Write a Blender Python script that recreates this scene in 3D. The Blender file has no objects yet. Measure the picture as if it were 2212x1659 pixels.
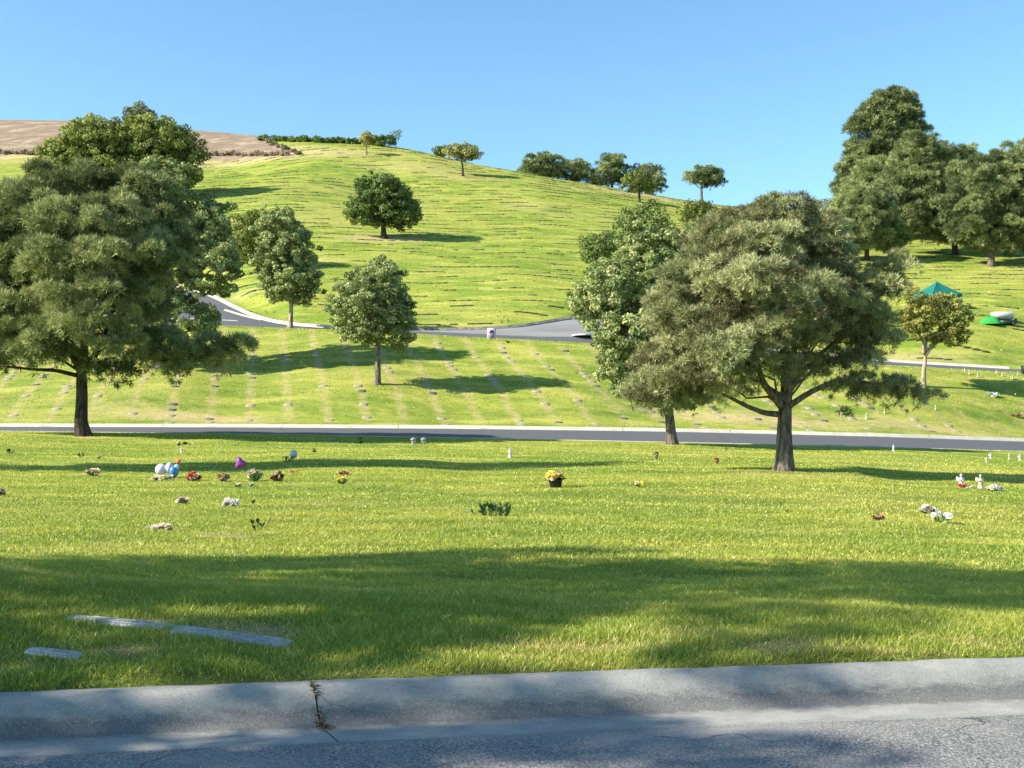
import bpy, math, random
import numpy as np
from mathutils import Vector, Matrix
random.seed(7)
rng = np.random.default_rng(11)
scene = bpy.context.scene
COL = scene.collection

# ------------------------------------------------------------------ camera
F, CX, YH, H = 2400.0, 1106.0, 855.0, 1.5      # focal length / centre / eye level in the 2212 px wide view, eye height (m)
cam_data = bpy.data.cameras.new("camera")
cam_data.sensor_width = 36.0
cam_data.lens = 36.0 * F / 2212.0
cam_data.shift_y = -(829.5 - YH) / 2212.0
cam_data.clip_start, cam_data.clip_end = 0.1, 3000
cam = bpy.data.objects.new("camera", cam_data)
cam.location = (0, 0, H)
cam.rotation_euler = (math.radians(90), 0, 0)
COL.objects.link(cam)
scene.camera = cam

# ------------------------------------------------------------------ light
EL, AZ = math.radians(33), math.radians(16)
world = bpy.data.worlds.new("World")
scene.world = world
world.use_nodes = True
wn = world.node_tree.nodes
bg = wn["Background"]
sky = wn.new("ShaderNodeTexSky")
sky.sky_type = 'NISHITA'
sky.sun_disc = False
sky.sun_elevation = EL
sky.sun_rotation = math.radians(270) - AZ
sky.altitude = 300
sky.air_density = 1.0
sky.dust_density = 0.6
sky.ozone_density = 1.6
tint = wn.new("ShaderNodeMix"); tint.data_type = 'RGBA'; tint.blend_type = 'MULTIPLY'; tint.inputs[0].default_value = 1.0
tint.inputs[7].default_value = (0.78, 1.05, 1.12, 1)            # clear dry-air sky, bluer than the model's default
world.node_tree.links.new(sky.outputs[0], tint.inputs[6])
world.node_tree.links.new(tint.outputs[2], bg.inputs[0])
bg.inputs[1].default_value = 0.094
S = Vector((-math.cos(EL) * math.cos(AZ), -math.cos(EL) * math.sin(AZ), math.sin(EL)))
sun_d = bpy.data.lights.new("sun", 'SUN')
sun_d.energy = 5.0
sun_d.angle = math.radians(0.5)
sun_d.color = (1.0, 0.93, 0.80)
sun = bpy.data.objects.new("sun", sun_d)
sun.rotation_euler = S.to_track_quat('Z', 'Y').to_euler()
sun.location = S * 50
COL.objects.link(sun)
scene.view_settings.view_transform = 'Standard'
scene.view_settings.look = 'None'
scene.view_settings.gamma = 1.0
scene.view_settings.exposure = 1.22
scene.cycles.max_bounces = 6
scene.cycles.transparent_max_bounces = 6

# ------------------------------------------------------------------ helpers
def tag(o, label=None, cat=None, group=None, kind=None):
    if label: o["label"] = label
    if cat: o["category"] = cat
    if group: o["group"] = group
    if kind: o["kind"] = kind
    return o

def empty(name, loc, rz=0.0):
    o = bpy.data.objects.new(name, None)
    o.empty_display_size = 0.2
    o.location = loc
    o.rotation_euler = (0, 0, rz)
    COL.objects.link(o)
    return o

def mesh_np(name, V, Fc, attrs=None, smooth=False):
    """V (n,3) points, Fc (m,3|4) faces (or a list of such arrays), attrs {name: per-point values}"""
    V = np.asarray(V, dtype=np.float32)
    fl = Fc if isinstance(Fc, list) else [Fc]
    fl = [np.asarray(f, dtype=np.int32) for f in fl if len(f)]
    me = bpy.data.meshes.new(name)
    me.vertices.add(len(V))
    me.vertices.foreach_set("co", V.ravel())
    loops = np.concatenate([f.ravel() for f in fl])
    tot = np.concatenate([np.full(len(f), f.shape[1], dtype=np.int32) for f in fl])
    st = np.concatenate([[0], np.cumsum(tot)[:-1]]).astype(np.int32)
    me.loops.add(len(loops))
    me.loops.foreach_set("vertex_index", loops)
    me.polygons.add(len(tot))
    me.polygons.foreach_set("loop_start", st)
    me.polygons.foreach_set("loop_total", tot)
    if smooth:
        me.polygons.foreach_set("use_smooth", np.ones(len(tot), dtype=bool))
    for k, a in (attrs or {}).items():
        a = np.asarray(a, dtype=np.float32)
        if a.ndim == 1:
            at = me.attributes.new(k, 'FLOAT', 'POINT')
            at.data.foreach_set("value", a)
        else:
            at = me.attributes.new(k, 'FLOAT_COLOR', 'POINT')
            at.data.foreach_set("color", a.ravel())
    me.update(calc_edges=True)
    me.validate()
    return me

def obj(name, me, mat=None, parent=None, loc=None):
    o = bpy.data.objects.new(name, me)
    if mat is not None and len(me.materials) == 0:
        me.materials.append(mat)
    COL.objects.link(o)
    if parent is not None: o.parent = parent
    if loc is not None: o.location = loc
    return o

class MB:
    """collects simple shapes and links them as one mesh"""
    def __init__(s): s.v, s.q, s.t, s.n, s.c = [], [], [], 0, []
    def add(s, V, Q=(), T=(), col=None):
        V = np.asarray(V, dtype=float)
        s.v.append(V)
        if len(Q): s.q.append(np.asarray(Q, dtype=int) + s.n)
        if len(T): s.t.append(np.asarray(T, dtype=int) + s.n)
        s.c.append(np.tile(np.array((col or (1, 1, 1)) + (1,), dtype=float), (len(V), 1)))
        s.n += len(V)
    def box(s, c, size, rz=0.0, taper=1.0, bev=0.0, col=None):
        hx, hy, hz = size[0] / 2, size[1] / 2, size[2] / 2
        b = min(bev, hx * .4, hy * .4)
        ring = lambda z, k: [(-hx * k + b, -hy * k, z), (hx * k - b, -hy * k, z), (hx * k, -hy * k + b, z), (hx * k, hy * k - b, z),
                             (hx * k - b, hy * k, z), (-hx * k + b, hy * k, z), (-hx * k, hy * k - b, z), (-hx * k, -hy * k + b, z)]
        if b > 0:
            V = ring(-hz, 1) + ring(hz - b, taper) + [(x * .0 + x * (1 - b / max(hx, 1e-6)), y * (1 - b / max(hy, 1e-6)), hz) for x, y, z in ring(hz, taper)]
            Q = []
            for L in range(2):
                for i in range(8):
                    j = (i + 1) % 8
                    Q.append((L * 8 + i, L * 8 + j, (L + 1) * 8 + j, (L + 1) * 8 + i))
            Q += [(16, 17, 18, 19), (16, 19, 20, 23), (23, 20, 21, 22)]
            Q += [(3, 2, 1, 0), (7, 4, 3, 0), (6, 5, 4, 7)]
        else:
            V = [(-hx, -hy, -hz), (hx, -hy, -hz), (hx, hy, -hz), (-hx, hy, -hz),
                 (-hx * taper, -hy * taper, hz), (hx * taper, -hy * taper, hz), (hx * taper, hy * taper, hz), (-hx * taper, hy * taper, hz)]
            Q = [(3, 2, 1, 0), (4, 5, 6, 7), (0, 1, 5, 4), (1, 2, 6, 5), (2, 3, 7, 6), (3, 0, 4, 7)]
        V = np.array(V)
        ca, sa = math.cos(rz), math.sin(rz)
        V = np.stack([V[:, 0] * ca - V[:, 1] * sa, V[:, 0] * sa + V[:, 1] * ca, V[:, 2]], 1) + np.array(c)
        s.add(V, Q, (), col)
    def tube(s, path, radii, sides=8, col=None, cap=True):
        path = np.asarray(path, dtype=float)
        n = len(path)
        radii = np.broadcast_to(np.asarray(radii, dtype=float), (n,))
        tan = np.gradient(path, axis=0)
        tan /= np.linalg.norm(tan, axis=1, keepdims=True) + 1e-9
        ref = np.array((0, 1, 0.01)) if abs(tan[0, 2]) > .6 else np.array((0, 0.01, 1))
        V = []
        a = np.linspace(0, 2 * math.pi, sides, endpoint=False)
        for i in range(n):
            u = np.cross(tan[i], ref); u /= np.linalg.norm(u) + 1e-9
            w = np.cross(tan[i], u)
            V.append(path[i] + radii[i] * (np.cos(a)[:, None] * u + np.sin(a)[:, None] * w))
        V = np.concatenate(V)
        Q = []
        for i in range(n - 1):
            for k in range(sides):
                k2 = (k + 1) % sides
                Q.append((i * sides + k, i * sides + k2, (i + 1) * sides + k2, (i + 1) * sides + k))
        T = []
        if cap:
            V = np.concatenate([V, path[:1], path[-1:]])
            e0, e1 = n * sides, n * sides + 1
            for k in range(sides):
                k2 = (k + 1) % sides
                T.append((e0, k2, k)); T.append((e1, (n - 1) * sides + k, (n - 1) * sides + k2))
        s.add(V, Q, T, col)
    def lathe(s, c, prof, sides=14, col=None):
        """prof: (radius, z) pairs turned about a vertical axis"""
        a = np.linspace(0, 2 * math.pi, sides, endpoint=False)
        V, Q = [], []
        for r, z in prof:
            V.append(np.stack([c[0] + r * np.cos(a), c[1] + r * np.sin(a), np.full(sides, c[2] + z)], 1))
        for i in range(len(prof) - 1):
            for k in range(sides):
                k2 = (k + 1) % sides
                Q.append((i * sides + k, i * sides + k2, (i + 1) * sides + k2, (i + 1) * sides + k))
        s.add(np.concatenate(V), Q, (), col)
    def ball(s, c, r, col=None, nu=10, nv=7, squash=(1, 1, 1)):
        th = np.linspace(0.001, math.pi - .001, nv)
        prof = [(math.sin(t), -math.cos(t)) for t in th]
        m = MB(); m.lathe((0, 0, 0), prof, nu)
        V = np.concatenate(m.v) * r * np.array(squash) + np.array(c)
        s.add(V, np.concatenate(m.q), (), col)
    def build(s, name, mat, parent=None, smooth=True, color=False):
        V = np.concatenate(s.v)
        fl = []
        if s.q: fl.append(np.concatenate(s.q))
        if s.t: fl.append(np.concatenate(s.t))
        me = mesh_np(name, V, fl, {"col": np.concatenate(s.c)} if color else None, smooth)
        return obj(name, me, mat, parent)

# ------------------------------------------------------------------ materials
class NT:
    def __init__(s, name):
        s.m = bpy.data.materials.new(name); s.m.use_nodes = True
        s.t = s.m.node_tree; s.t.nodes.clear()
        s.out = s.t.nodes.new("ShaderNodeOutputMaterial")
    def n(s, typ, **kw):
        nd = s.t.nodes.new("ShaderNode" + typ)
        for k, v in kw.items():
            if k.startswith("i_"):
                key = k[2:]
                key = int(key) if key.isdigit() else key
                if isinstance(v, bpy.types.NodeSocket): s.t.links.new(v, nd.inputs[key])
                else: nd.inputs[key].default_value = v
            else: setattr(nd, k, v)
        return nd
    def link(s, a, b): s.t.links.new(a, b)
    def pos(s, scale=(1, 1, 1), rot=0.0):
        g = s.n("NewGeometry")
        mp = s.n("Mapping"); mp.inputs["Scale"].default_value = scale; mp.inputs["Rotation"].default_value = (0, 0, rot)
        s.link(g.outputs["Position"], mp.inputs["Vector"])
        return mp.outputs[0]
    def opos(s, scale=(1, 1, 1)):
        g = s.n("TexCoord")
        mp = s.n("Mapping"); mp.inputs["Scale"].default_value = scale
        s.link(g.outputs["Object"], mp.inputs["Vector"])
        return mp.outputs[0]
    def noise(s, vec, scale, detail=4.0, rough=0.55):
        nd = s.n("TexNoise"); nd.inputs["Scale"].default_value = scale
        nd.inputs["Detail"].default_value = detail; nd.inputs["Roughness"].default_value = rough
        s.link(vec, nd.inputs["Vector"])
        return nd.outputs["Fac"]
    def ramp(s, fac, stops):
        r = s.n("ValToRGB")
        e = r.color_ramp.elements
        while len(e) < len(stops): e.new(0.5)
        for el, (p, c) in zip(e, stops):
            el.position = p; el.color = tuple(c) + (1,) if len(c) == 3 else c
        s.link(fac, r.inputs[0])
        return r.outputs[0]
    def fac(s, x, a, b):
        m = s.n("MapRange"); m.inputs[1].default_value = a; m.inputs[2].default_value = b
        s.link(x, m.inputs[0]); return m.outputs[0]
    def mix(s, f, a, b, mode='MIX'):
        m = s.n("Mix", data_type='RGBA', blend_type=mode)
        for k, v in ((0, f), (6, a), (7, b)):
            if isinstance(v, bpy.types.NodeSocket): s.link(v, m.inputs[k])
            elif k == 0: m.inputs[0].default_value = v
            else: m.inputs[k].default_value = tuple(v) + (1,) if len(v) == 3 else v
        return m.outputs[2]
    def math(s, op, a, b=0.0):
        m = s.n("Math", operation=op)
        for k, v in ((0, a), (1, b)):
            if isinstance(v, bpy.types.NodeSocket): s.link(v, m.inputs[k])
            else: m.inputs[k].default_value = v
        return m.outputs[0]
    def attr(s, name):
        a = s.n("Attribute"); a.attribute_name = name
        return a
    def bump(s, h, strength, dist):
        b = s.n("Bump"); b.inputs["Strength"].default_value = strength; b.inputs["Distance"].default_value = dist
        s.link(h, b.inputs["Height"]); return b.outputs[0]
    def surf(s, color, rough=0.8, spec=0.3, normal=None, transl=0.0, tcol=None, metal=0.0):
        p = s.n("BsdfPrincipled")
        if isinstance(color, bpy.types.NodeSocket): s.link(color, p.inputs["Base Color"])
        else: p.inputs["Base Color"].default_value = tuple(color) + (1,)
        p.inputs["Roughness"].default_value = rough
        p.inputs["Specular IOR Level"].default_value = spec
        p.inputs["Metallic"].default_value = metal
        if normal is not None: s.link(normal, p.inputs["Normal"])
        if transl > 0:
            t = s.n("BsdfTranslucent")
            c = tcol if tcol is not None else color
            if isinstance(c, bpy.types.NodeSocket): s.link(c, t.inputs[0])
            else: t.inputs[0].default_value = tuple(c) + (1,)
            mx = s.n("MixShader"); mx.inputs[0].default_value = transl
            s.link(p.outputs[0], mx.inputs[1]); s.link(t.outputs[0], mx.inputs[2])
            s.link(mx.outputs[0], s.out.inputs[0])
        else: s.link(p.outputs[0], s.out.inputs[0])
        return s.m

def plain(name, c, rough=0.6, spec=0.4, vary=0.25, scale=14.0, transl=0.0):
    t = NT(name)
    n = t.noise(t.opos(), scale)
    k = 1 - vary
    col = t.ramp(n, [(0.3, tuple(x * k for x in c)), (0.7, tuple(min(1, x * (1 + vary * .6)) for x in c))])
    return t.surf(col, rough, spec, t.bump(n, 0.15, 0.01), transl)

def lawn_color(t):
    """living turf: fresh green and yellower patches, straw where dry; follows the ground position"""
    p = t.pos()
    big = t.noise(t.pos((0.55, 1.0, 0.6), 0.10), 0.16, 4)
    vast = t.noise(t.pos((0.6, 1.0, 0.6), 0.15), 0.045, 4, .6)
    mid = t.noise(t.pos((0.30, 1.0, 0.5), 0.06), 0.9, 5, .65)
    fine = t.noise(p, 9.0, 3)
    a = t.mix(t.fac(big, .36, .64), (0.145, 0.215, 0.026), (0.275, 0.300, 0.050))
    a = t.mix(t.math('MULTIPLY', t.fac(vast, .50, .66), .6), a, (0.380, 0.335, 0.105))
    b = t.mix(t.math('MULTIPLY', t.fac(mid, .48, .66), .8), a, (0.440, 0.405, 0.095))
    b = t.mix(t.math('MULTIPLY', t.fac(mid, .46, .30), .75), b, (0.085, 0.150, 0.022))
    c = t.mix(t.math('MULTIPLY', t.fac(fine, .35, .75), .45), b, (0.095, 0.155, 0.020))
    dry = t.attr("dry").outputs["Fac"]
    straw = t.mix(t.fac(fine, .3, .7), (0.47, 0.37, 0.19), (0.36, 0.28, 0.13))
    return c, dry, straw, fine, mid, big
# ------------------------------------------------------------------ terrain
def P(px, py, d):
    return np.array(((px - CX) / F * d, d, H + (YH - py) / F * d))

ROAD_N = [(-900, 924, 42), (-400, 927, 43.5), (0, 931, 44.7), (500, 937, 45.7), (1000, 946, 47), (1450, 955, 48), (1900, 965, 50), (2212, 975, 53), (2600, 986, 57), (3100, 1000, 62)]
ROAD_F = [(-900, 917, 49), (-400, 917, 50.5), (0, 918, 52), (500, 919, 53), (1000, 922, 54.3), (1450, 928, 55.5), (1900, 939, 57.5), (2212, 950, 61), (2600, 962, 65.5), (3100, 977, 72)]
R2_N = [(-300, 690, 86), (100, 697, 84), (460, 704, 80), (730, 713, 77), (890, 722, 75.5), (1106, 734, 74.5), (1260, 741, 74.5), (1450, 757, 74.5), (1700, 779, 75), (1920, 790, 75), (2212, 806, 75.5), (2600, 822, 76)]
R2_F = [(-300, 598, 116), (100, 604, 112), (400, 618, 104), (458, 637, 97), (515, 667, 89), (570, 692, 84), (640, 702, 82), (730, 708, 80.5), (890, 713, 80), (1000, 712, 80.5), (1100, 708, 81), (1180, 697, 83), (1255, 681, 86), (1330, 684, 86), (1450, 722, 82), (1700, 760, 81), (1920, 780, 80.5), (2212, 797, 80.5), (2600, 814, 81)]
CP = [P(*a) for a in ROAD_N + ROAD_F + R2_N + R2_F]
# near bank behind the kerb (z given directly: px, d, z)
for px, d, z in [(-500, 5.0, .14), (0, 5.05, .14), (650, 5.2, .14), (1400, 5.5, .14), (2212, 5.75, .14), (2800, 5.9, .14),
                 (-500, 6.2, .40), (0, 6.1, .31), (450, 5.9, .26), (900, 6.0, .21), (1400, 6.2, .19), (1800, 6.4, .19), (2212, 6.5, .18), (2800, 6.6, .18),
                 (-500, 7.8, .52), (0, 7.15, .395), (450, 6.65, .30), (900, 6.9, .20), (1400, 7.2, .15), (1800, 7.3, .14), (2212, 7.5, .10), (2800, 7.6, .1),
                 (-500, 9.6, .30), (0, 9.0, .14), (450, 8.4, .12), (1100, 9.2, .04), (1700, 9.4, .0), (2212, 9.6, -.05), (2800, 9.6, -.06),
                 (-500, 15, .05), (200, 15, -.08), (1106, 15, -.15), (2212, 15, -.28), (2800, 15, -.35)]:
    CP.append(np.array(((px - CX) / F * d, d, z)))
for a in [(-400, 985, 27.5), (180, 942, 43), (100, 1010, 28), (700, 1012, 27.5), (1693, 1018, 27), (2212, 1034, 28.5), (2700, 1060, 28), (1450, 960, 46),
          # lawn between the roads
          (-400, 810, 66), (0, 820, 63), (400, 824, 61), (815, 830, 61), (1150, 834, 62.5), (1450, 848, 65), (1750, 850, 66.5), (1995, 838, 68.5), (2212, 855, 70), (2600, 880, 74),
          # big hill
          (-500, 500, 122), (0, 500, 118), (335, 425, 150), (600, 415, 150), (0, 415, 155), (-500, 410, 160), (628, 640, 92), (830, 515, 122), (1106, 600, 100), (850, 600, 101),
          (560, 588, 104), (1400, 600, 104), (1296, 597, 104), (1498, 505, 138), (1106, 480, 136), (830, 400, 165), (1000, 380, 172), (480, 350, 192), (0, 337, 200), (-500, 330, 205), (1250, 430, 160), (1380, 437, 168),
          # crest
          (-900, 262, 270), (-400, 260, 265), (0, 258, 260), (200, 262, 252), (450, 286, 232), (555, 294, 222), (650, 303, 208), (760, 309, 200), (860, 319, 195), (940, 334, 190), (1100, 367, 186), (1300, 402, 187), (1450, 428, 190), (1620, 448, 200), (1720, 453, 196),
          # right slope with pines
          (1800, 470, 168), (1873, 563, 123), (2062, 550, 127), (2140, 575, 119), (2010, 640, 102), (2150, 698, 92), (1950, 720, 88), (2212, 620, 106), (2700, 620, 112), (2700, 700, 94), (1960, 505, 150), (2212, 500, 150), (2212, 470, 168), (2700, 470, 172), (1960, 470, 175), (2600, 580, 120),
          (1650, 560, 122), (1700, 500, 150)]:
    CP.append(P(*a))
for px, py, d in ((600, 305, 224), (680, 311, 222), (760, 317, 220), (860, 328, 216), (940, 345, 212), (1000, 358, 208), (1100, 378, 206), (1200, 396, 206), (1300, 412, 206), (1450, 440, 212)):
    CP.append(P(px, py, d))
for px in (-900, -400, 0, 450, 700, 900, 1100, 1300, 1620, 1900, 2212, 2700):     # the far side of the crest falls away
    crest = np.interp(px, [-900, 0, 450, 650, 860, 1300, 1620, 2000, 2700], [262, 258, 286, 303, 319, 402, 448, 478, 470])
    CP.append(P(px, crest + 45, 320)); CP.append(P(px, crest + 120, 430))
CP = np.array(CP)

def warp(x, y):
    yy = np.maximum(y, 4.0)
    u = np.clip(x / (yy + 2.0), -.85, .85)
    return u * 2.4, np.log(yy + 2.0) * 1.0
def tk(r2): return 0.5 * r2 * np.log(r2 + 1e-9)
cu, cv = warp(CP[:, 0], CP[:, 1])
cw = CP[:, 2] / (1 + np.maximum(CP[:, 1], 4) / 40)
NCP = len(CP)
A_ = np.zeros((NCP + 3, NCP + 3))
A_[:NCP, :NCP] = tk((cu[:, None] - cu) ** 2 + (cv[:, None] - cv) ** 2) + np.eye(NCP) * 2e-4
A_[:NCP, NCP] = 1; A_[:NCP, NCP + 1] = cu; A_[:NCP, NCP + 2] = cv
A_[NCP:, :NCP] = A_[:NCP, NCP:].T
TPSW = np.linalg.solve(A_, np.concatenate([cw, np.zeros(3)]))

def edge_fn(lst):
    pts = np.array([P(*a) for a in lst]); o = np.argsort(pts[:, 0]); pts = pts[o]
    xs = np.linspace(pts[0, 0], pts[-1, 0], 900)
    out = []
    for c in (1, 2):
        ys = np.interp(xs, pts[:, 0], pts[:, c])
        k = np.hanning(61); k /= k.sum()
        out.append(np.convolve(np.pad(ys, 30, mode='reflect', reflect_type='odd'), k, 'valid'))
    return (lambda x: np.interp(x, xs, out[0])), (lambda x: np.interp(x, xs, out[1]))
(rn, rnz), (rf, rfz), (r2n, r2nz), (r2f, r2fz) = edge_fn(ROAD_N), edge_fn(ROAD_F), edge_fn(R2_N), edge_fn(R2_F)
def grade(x, y, z, lo, hi, loz, hiz, fall):
    """ease the ground into the even grade of a road"""
    a, b = lo(x), hi(x)
    tt = np.clip((y - a) / (b - a), 0, 1)
    zr = loz(x) * (1 - tt) + hiz(x) * tt
    d = np.maximum(np.maximum(a - y, y - b), 0)
    w = np.clip(1 - d / fall, 0, 1); w = w * w * (3 - 2 * w)
    return z + (zr - z) * w

def base_z(x, y):
    x, y = np.atleast_1d(np.asarray(x, float)), np.atleast_1d(np.asarray(y, float))
    out = np.empty(x.shape)
    xf, yf, of = x.ravel(), y.ravel(), out.ravel()
    for i in range(0, len(xf), 40000):
        u, v = warp(xf[i:i + 40000], yf[i:i + 40000])
        k = tk((u[:, None] - cu) ** 2 + (v[:, None] - cv) ** 2)
        w = k @ TPSW[:NCP] + TPSW[NCP] + TPSW[NCP + 1] * u + TPSW[NCP + 2] * v
        of[i:i + 40000] = w * (1 + np.maximum(yf[i:i + 40000], 4) / 40)
    # gentle unevenness of the turf
    amp = np.clip((yf - 5.2) / 2.5, 0, 1) * np.clip(yf / 22, .5, 6.0)
    f = np.clip(22 / np.maximum(yf, 22), .12, 1)
    und = np.sin(xf * 1.3 * f + 1.7 * np.sin(yf * .55 * f)) * .5 + np.sin(yf * 1.9 * f + .8 * xf * f) * .6 + np.sin(xf * 2.9 * f - yf * 2.3 * f + 1) * .35
    calm = np.clip((np.abs(yf - 49) - 9) / 8, 0, 1)
    of += und * .030 * amp * calm * (np.clip((50 - yf) / 3, 0, 1) + .6 * np.clip((yf - 92) / 25, 0, 1))
    of[:] = grade(xf, yf, of, rn, rf, rnz, rfz, 7.0)
    of[:] = grade(xf, yf, of, r2n, r2f, r2nz, r2fz, 6.0)
    return of.reshape(x.shape)

# near kerb line: back edge of the kerb top, z = .15
KB = []
for px, py in [(-700, 1522), (0, 1498), (650, 1475), (1400, 1441), (2212, 1418), (3000, 1398)]:
    d = F * (H - .15) / (py - YH); KB.append(((px - CX) / F * d, d))
KB = np.array(KB)
KP = np.polyfit(KB[:, 0], KB[:, 1], 2)
def kerb_y(x):
    x = np.asarray(x, float)
    xc = np.clip(x, -4.5, 5.0)
    return np.polyval(KP, xc) + (x - xc) * np.polyval(np.polyder(KP), xc) - .09 * np.minimum(x + 4.5, 0) ** 2     # the kerb bends away outside the frame

# road that climbs from the junction over the saddle
BR_PX = [(1215, 712, 79), (1290, 692, 84), (1360, 655, 91), (1440, 610, 101), (1520, 560, 116), (1600, 515, 135), (1690, 478, 160), (1760, 458, 182), (1800, 458, 186), (1800, 451, 193), (1740, 449, 204), (1640, 452, 222)]
bp = np.array([P(*a)[:2] for a in BR_PX])
def smooth_path(p, n=160):
    t = np.arange(len(p)); tt = np.linspace(0, len(p) - 1, n)
    q = np.stack([np.interp(tt, t, p[:, i]) for i in range(p.shape[1])], 1)
    k = np.hanning(25); k /= k.sum()
    return np.stack([np.convolve(np.pad(q[:, i], 12, mode='reflect', reflect_type='odd'), k, 'valid') for i in range(p.shape[1])], 1)
BR = smooth_path(bp)
def branch_dist(x, y):
    out = np.full(x.shape, 1e9)
    for i in range(0, len(BR), 2):
        out = np.minimum(out, np.hypot(x - BR[i, 0], y - BR[i, 1]))
    return out

def hz(x, y):
    """height of the turf, cut down under the roads"""
    x, y = np.atleast_1d(np.asarray(x, float)), np.atleast_1d(np.asarray(y, float))
    z = base_z(x, y)
    def band(lo, hi, depth):
        m = np.clip(np.minimum(y - lo, hi - y) / .12, 0, 1)
        return m * depth
    z = z - band(rn(x) + .12, rf(x) - .02, .22) - band(r2n(x) + .15, r2f(x) - .05, .25)
    bd = branch_dist(x, y)
    z = z - np.clip((3.3 - bd) / .4, 0, 1) * .3
    ky = kerb_y(x)
    z = np.minimum(z, .125 + np.maximum(y - ky, 0) * .8 + 50 * (y > ky + .6))
    z = np.where(y < ky - .03, -.16, z)
    return z

def hit(px, py, dmin=None, dmax=300.0):
    """the ground point seen at a pixel of the 2212 px wide view"""
    d = np.exp(np.linspace(math.log(dmin or 4.9), math.log(dmax), 1500))
    x = (px - CX) / F * d
    z = base_z(x, d)
    g = z - (H + (YH - py) / F * d)
    i = np.nonzero((g[1:] >= 0) & (g[:-1] < 0))[0]
    if len(i) == 0:
        j = int(np.argmax(g)); return Vector((x[j], d[j], z[j]))
    i = i[0]
    t = -g[i] / (g[i + 1] - g[i])
    dd = d[i] + t * (d[i + 1] - d[i])
    return Vector(((px - CX) / F * dd, dd, float(base_z((px - CX) / F * dd, dd)[0])))
def gz(x, y): return float(hz(x, y)[0])
# ------------------------------------------------------------------ where the turf is dry or bare (world positions)
def in_poly(x, y, poly):
    r = np.zeros(x.shape, bool)
    n = len(poly)
    for i in range(n):
        x0, y0 = poly[i]; x1, y1 = poly[(i + 1) % n]
        c = ((y0 > y) != (y1 > y)) & (x < (x1 - x0) * (y - y0) / (y1 - y0 + 1e-12) + x0)
        r ^= c
    return r
BB = [hit(*a) for a in [(-700, 334), (0, 336), (240, 338), (420, 340), (560, 341), (640, 339), (632, 328), (600, 314), (556, 299)]]
BROWN = [(b.x, b.y) for b in BB] + [(BB[-1].x * 1.02, BB[-1].y + 30), (-90, 420), (-420, 420), (-420, BB[0].y)]
DRY = []
for px, py, rx, ry, st in [(830, 516, 6, 3.0, .75), (700, 560, 5, 3, .4), (1130, 445, 5, 3, .5), (1690, 1026, 3.2, .9, .55), (1560, 1010, 2.4, .7, .3), (480, 1157, .35, .22, 1.3), (345, 1141, .5, .2, .55),
                           (420, 903, 5.5, 1.1, .75), (270, 880, 3.5, 1.2, .45), (1620, 905, 8, 1.3, .75), (1950, 918, 8, 1.0, .6), (1370, 800, 4, 2.2, .4), (1280, 845, 3, 1.5, .3),
                           (520, 640, 3.5, 2.5, .5), (1250, 700, 4, 1.5, .4), (560, 344, 16, 3.0, .9), (300, 341, 30, 2.5, .9), (0, 341, 30, 2.5, .9), (700, 330, 14, 6, .6), (900, 362, 16, 5, .5), (1000, 385, 10, 4, .5),
                           (1400, 425, 14, 5, .75), (640, 320, 8, 5, .6), (1250, 410, 8, 4, .4), (1900, 560, 6, 4, .5), (2000, 620, 5, 3, .4), (1690, 1395, .35, .18, .7), (2110, 1392, .3, .15, .6),
                           (560, 1364, .30, .13, 1.0), (310, 1345, .22, .1, .8), (270, 1404, .2, .1, .8), (1250, 1400, .6, .10, .75), (1560, 1370, .5, .2, .5), (60, 1440, .3, .08, .6), (1900, 1405, .5, .1, .6), (1150, 1225, .5, .2, .4), (1450, 1185, .7, .25, .35), (700, 1130, .9, .3, .3), (1750, 1150, 1.0, .4, .3), (200, 1180, .9, .3, .35), (1960, 775, 8, 1.5, .6), (190, 946, .9, .5, .8), (1455, 962, .9, .5, .7), (1130, 1420, .4, .06, .5),
                           (180, 1110, 3, 1.0, .3), (1900, 1080, 3, 1, .3), (30, 1235, .5, .2, .4), (1000, 590, 8, 5, .3), (1000, 505, 7, 3, .3), (2060, 655, 7, 3, .3), (2150, 760, 5, 2, .3), (1180, 1310, .5, .2, .25)]:
    h = hit(px, py); DRY.append((h.x, h.y, rx, ry, st))
def dryness(x, y):
    v = np.zeros(x.shape)
    for cx_, cy_, rx, ry, st in DRY:
        r = ((x - cx_) / rx) ** 2 + ((y - cy_) / ry) ** 2
        v = np.maximum(v, st * np.exp(-r * .9))
    k = (x + 15.2 + .225 * (y - 56)) / 1.98                      # worn strips along the marker columns between the roads
    v = np.maximum(v, .50 * np.exp(-((k - np.round(k)) * 1.98 / .42) ** 2) * np.clip((y - rf(x) - .5) / 2, 0, 1) * np.clip((r2n(x) - y) / 2, 0, 1))
    v = np.maximum(v, .45 * np.exp(-np.abs(y - rf(x) - .1) / .35) * (x > -60) * (x < 60))      # thin strip along the far kerb
    v = np.maximum(v, .30 * np.exp(-((y - kerb_y(x)) / .10) ** 2))
    return v

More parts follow.
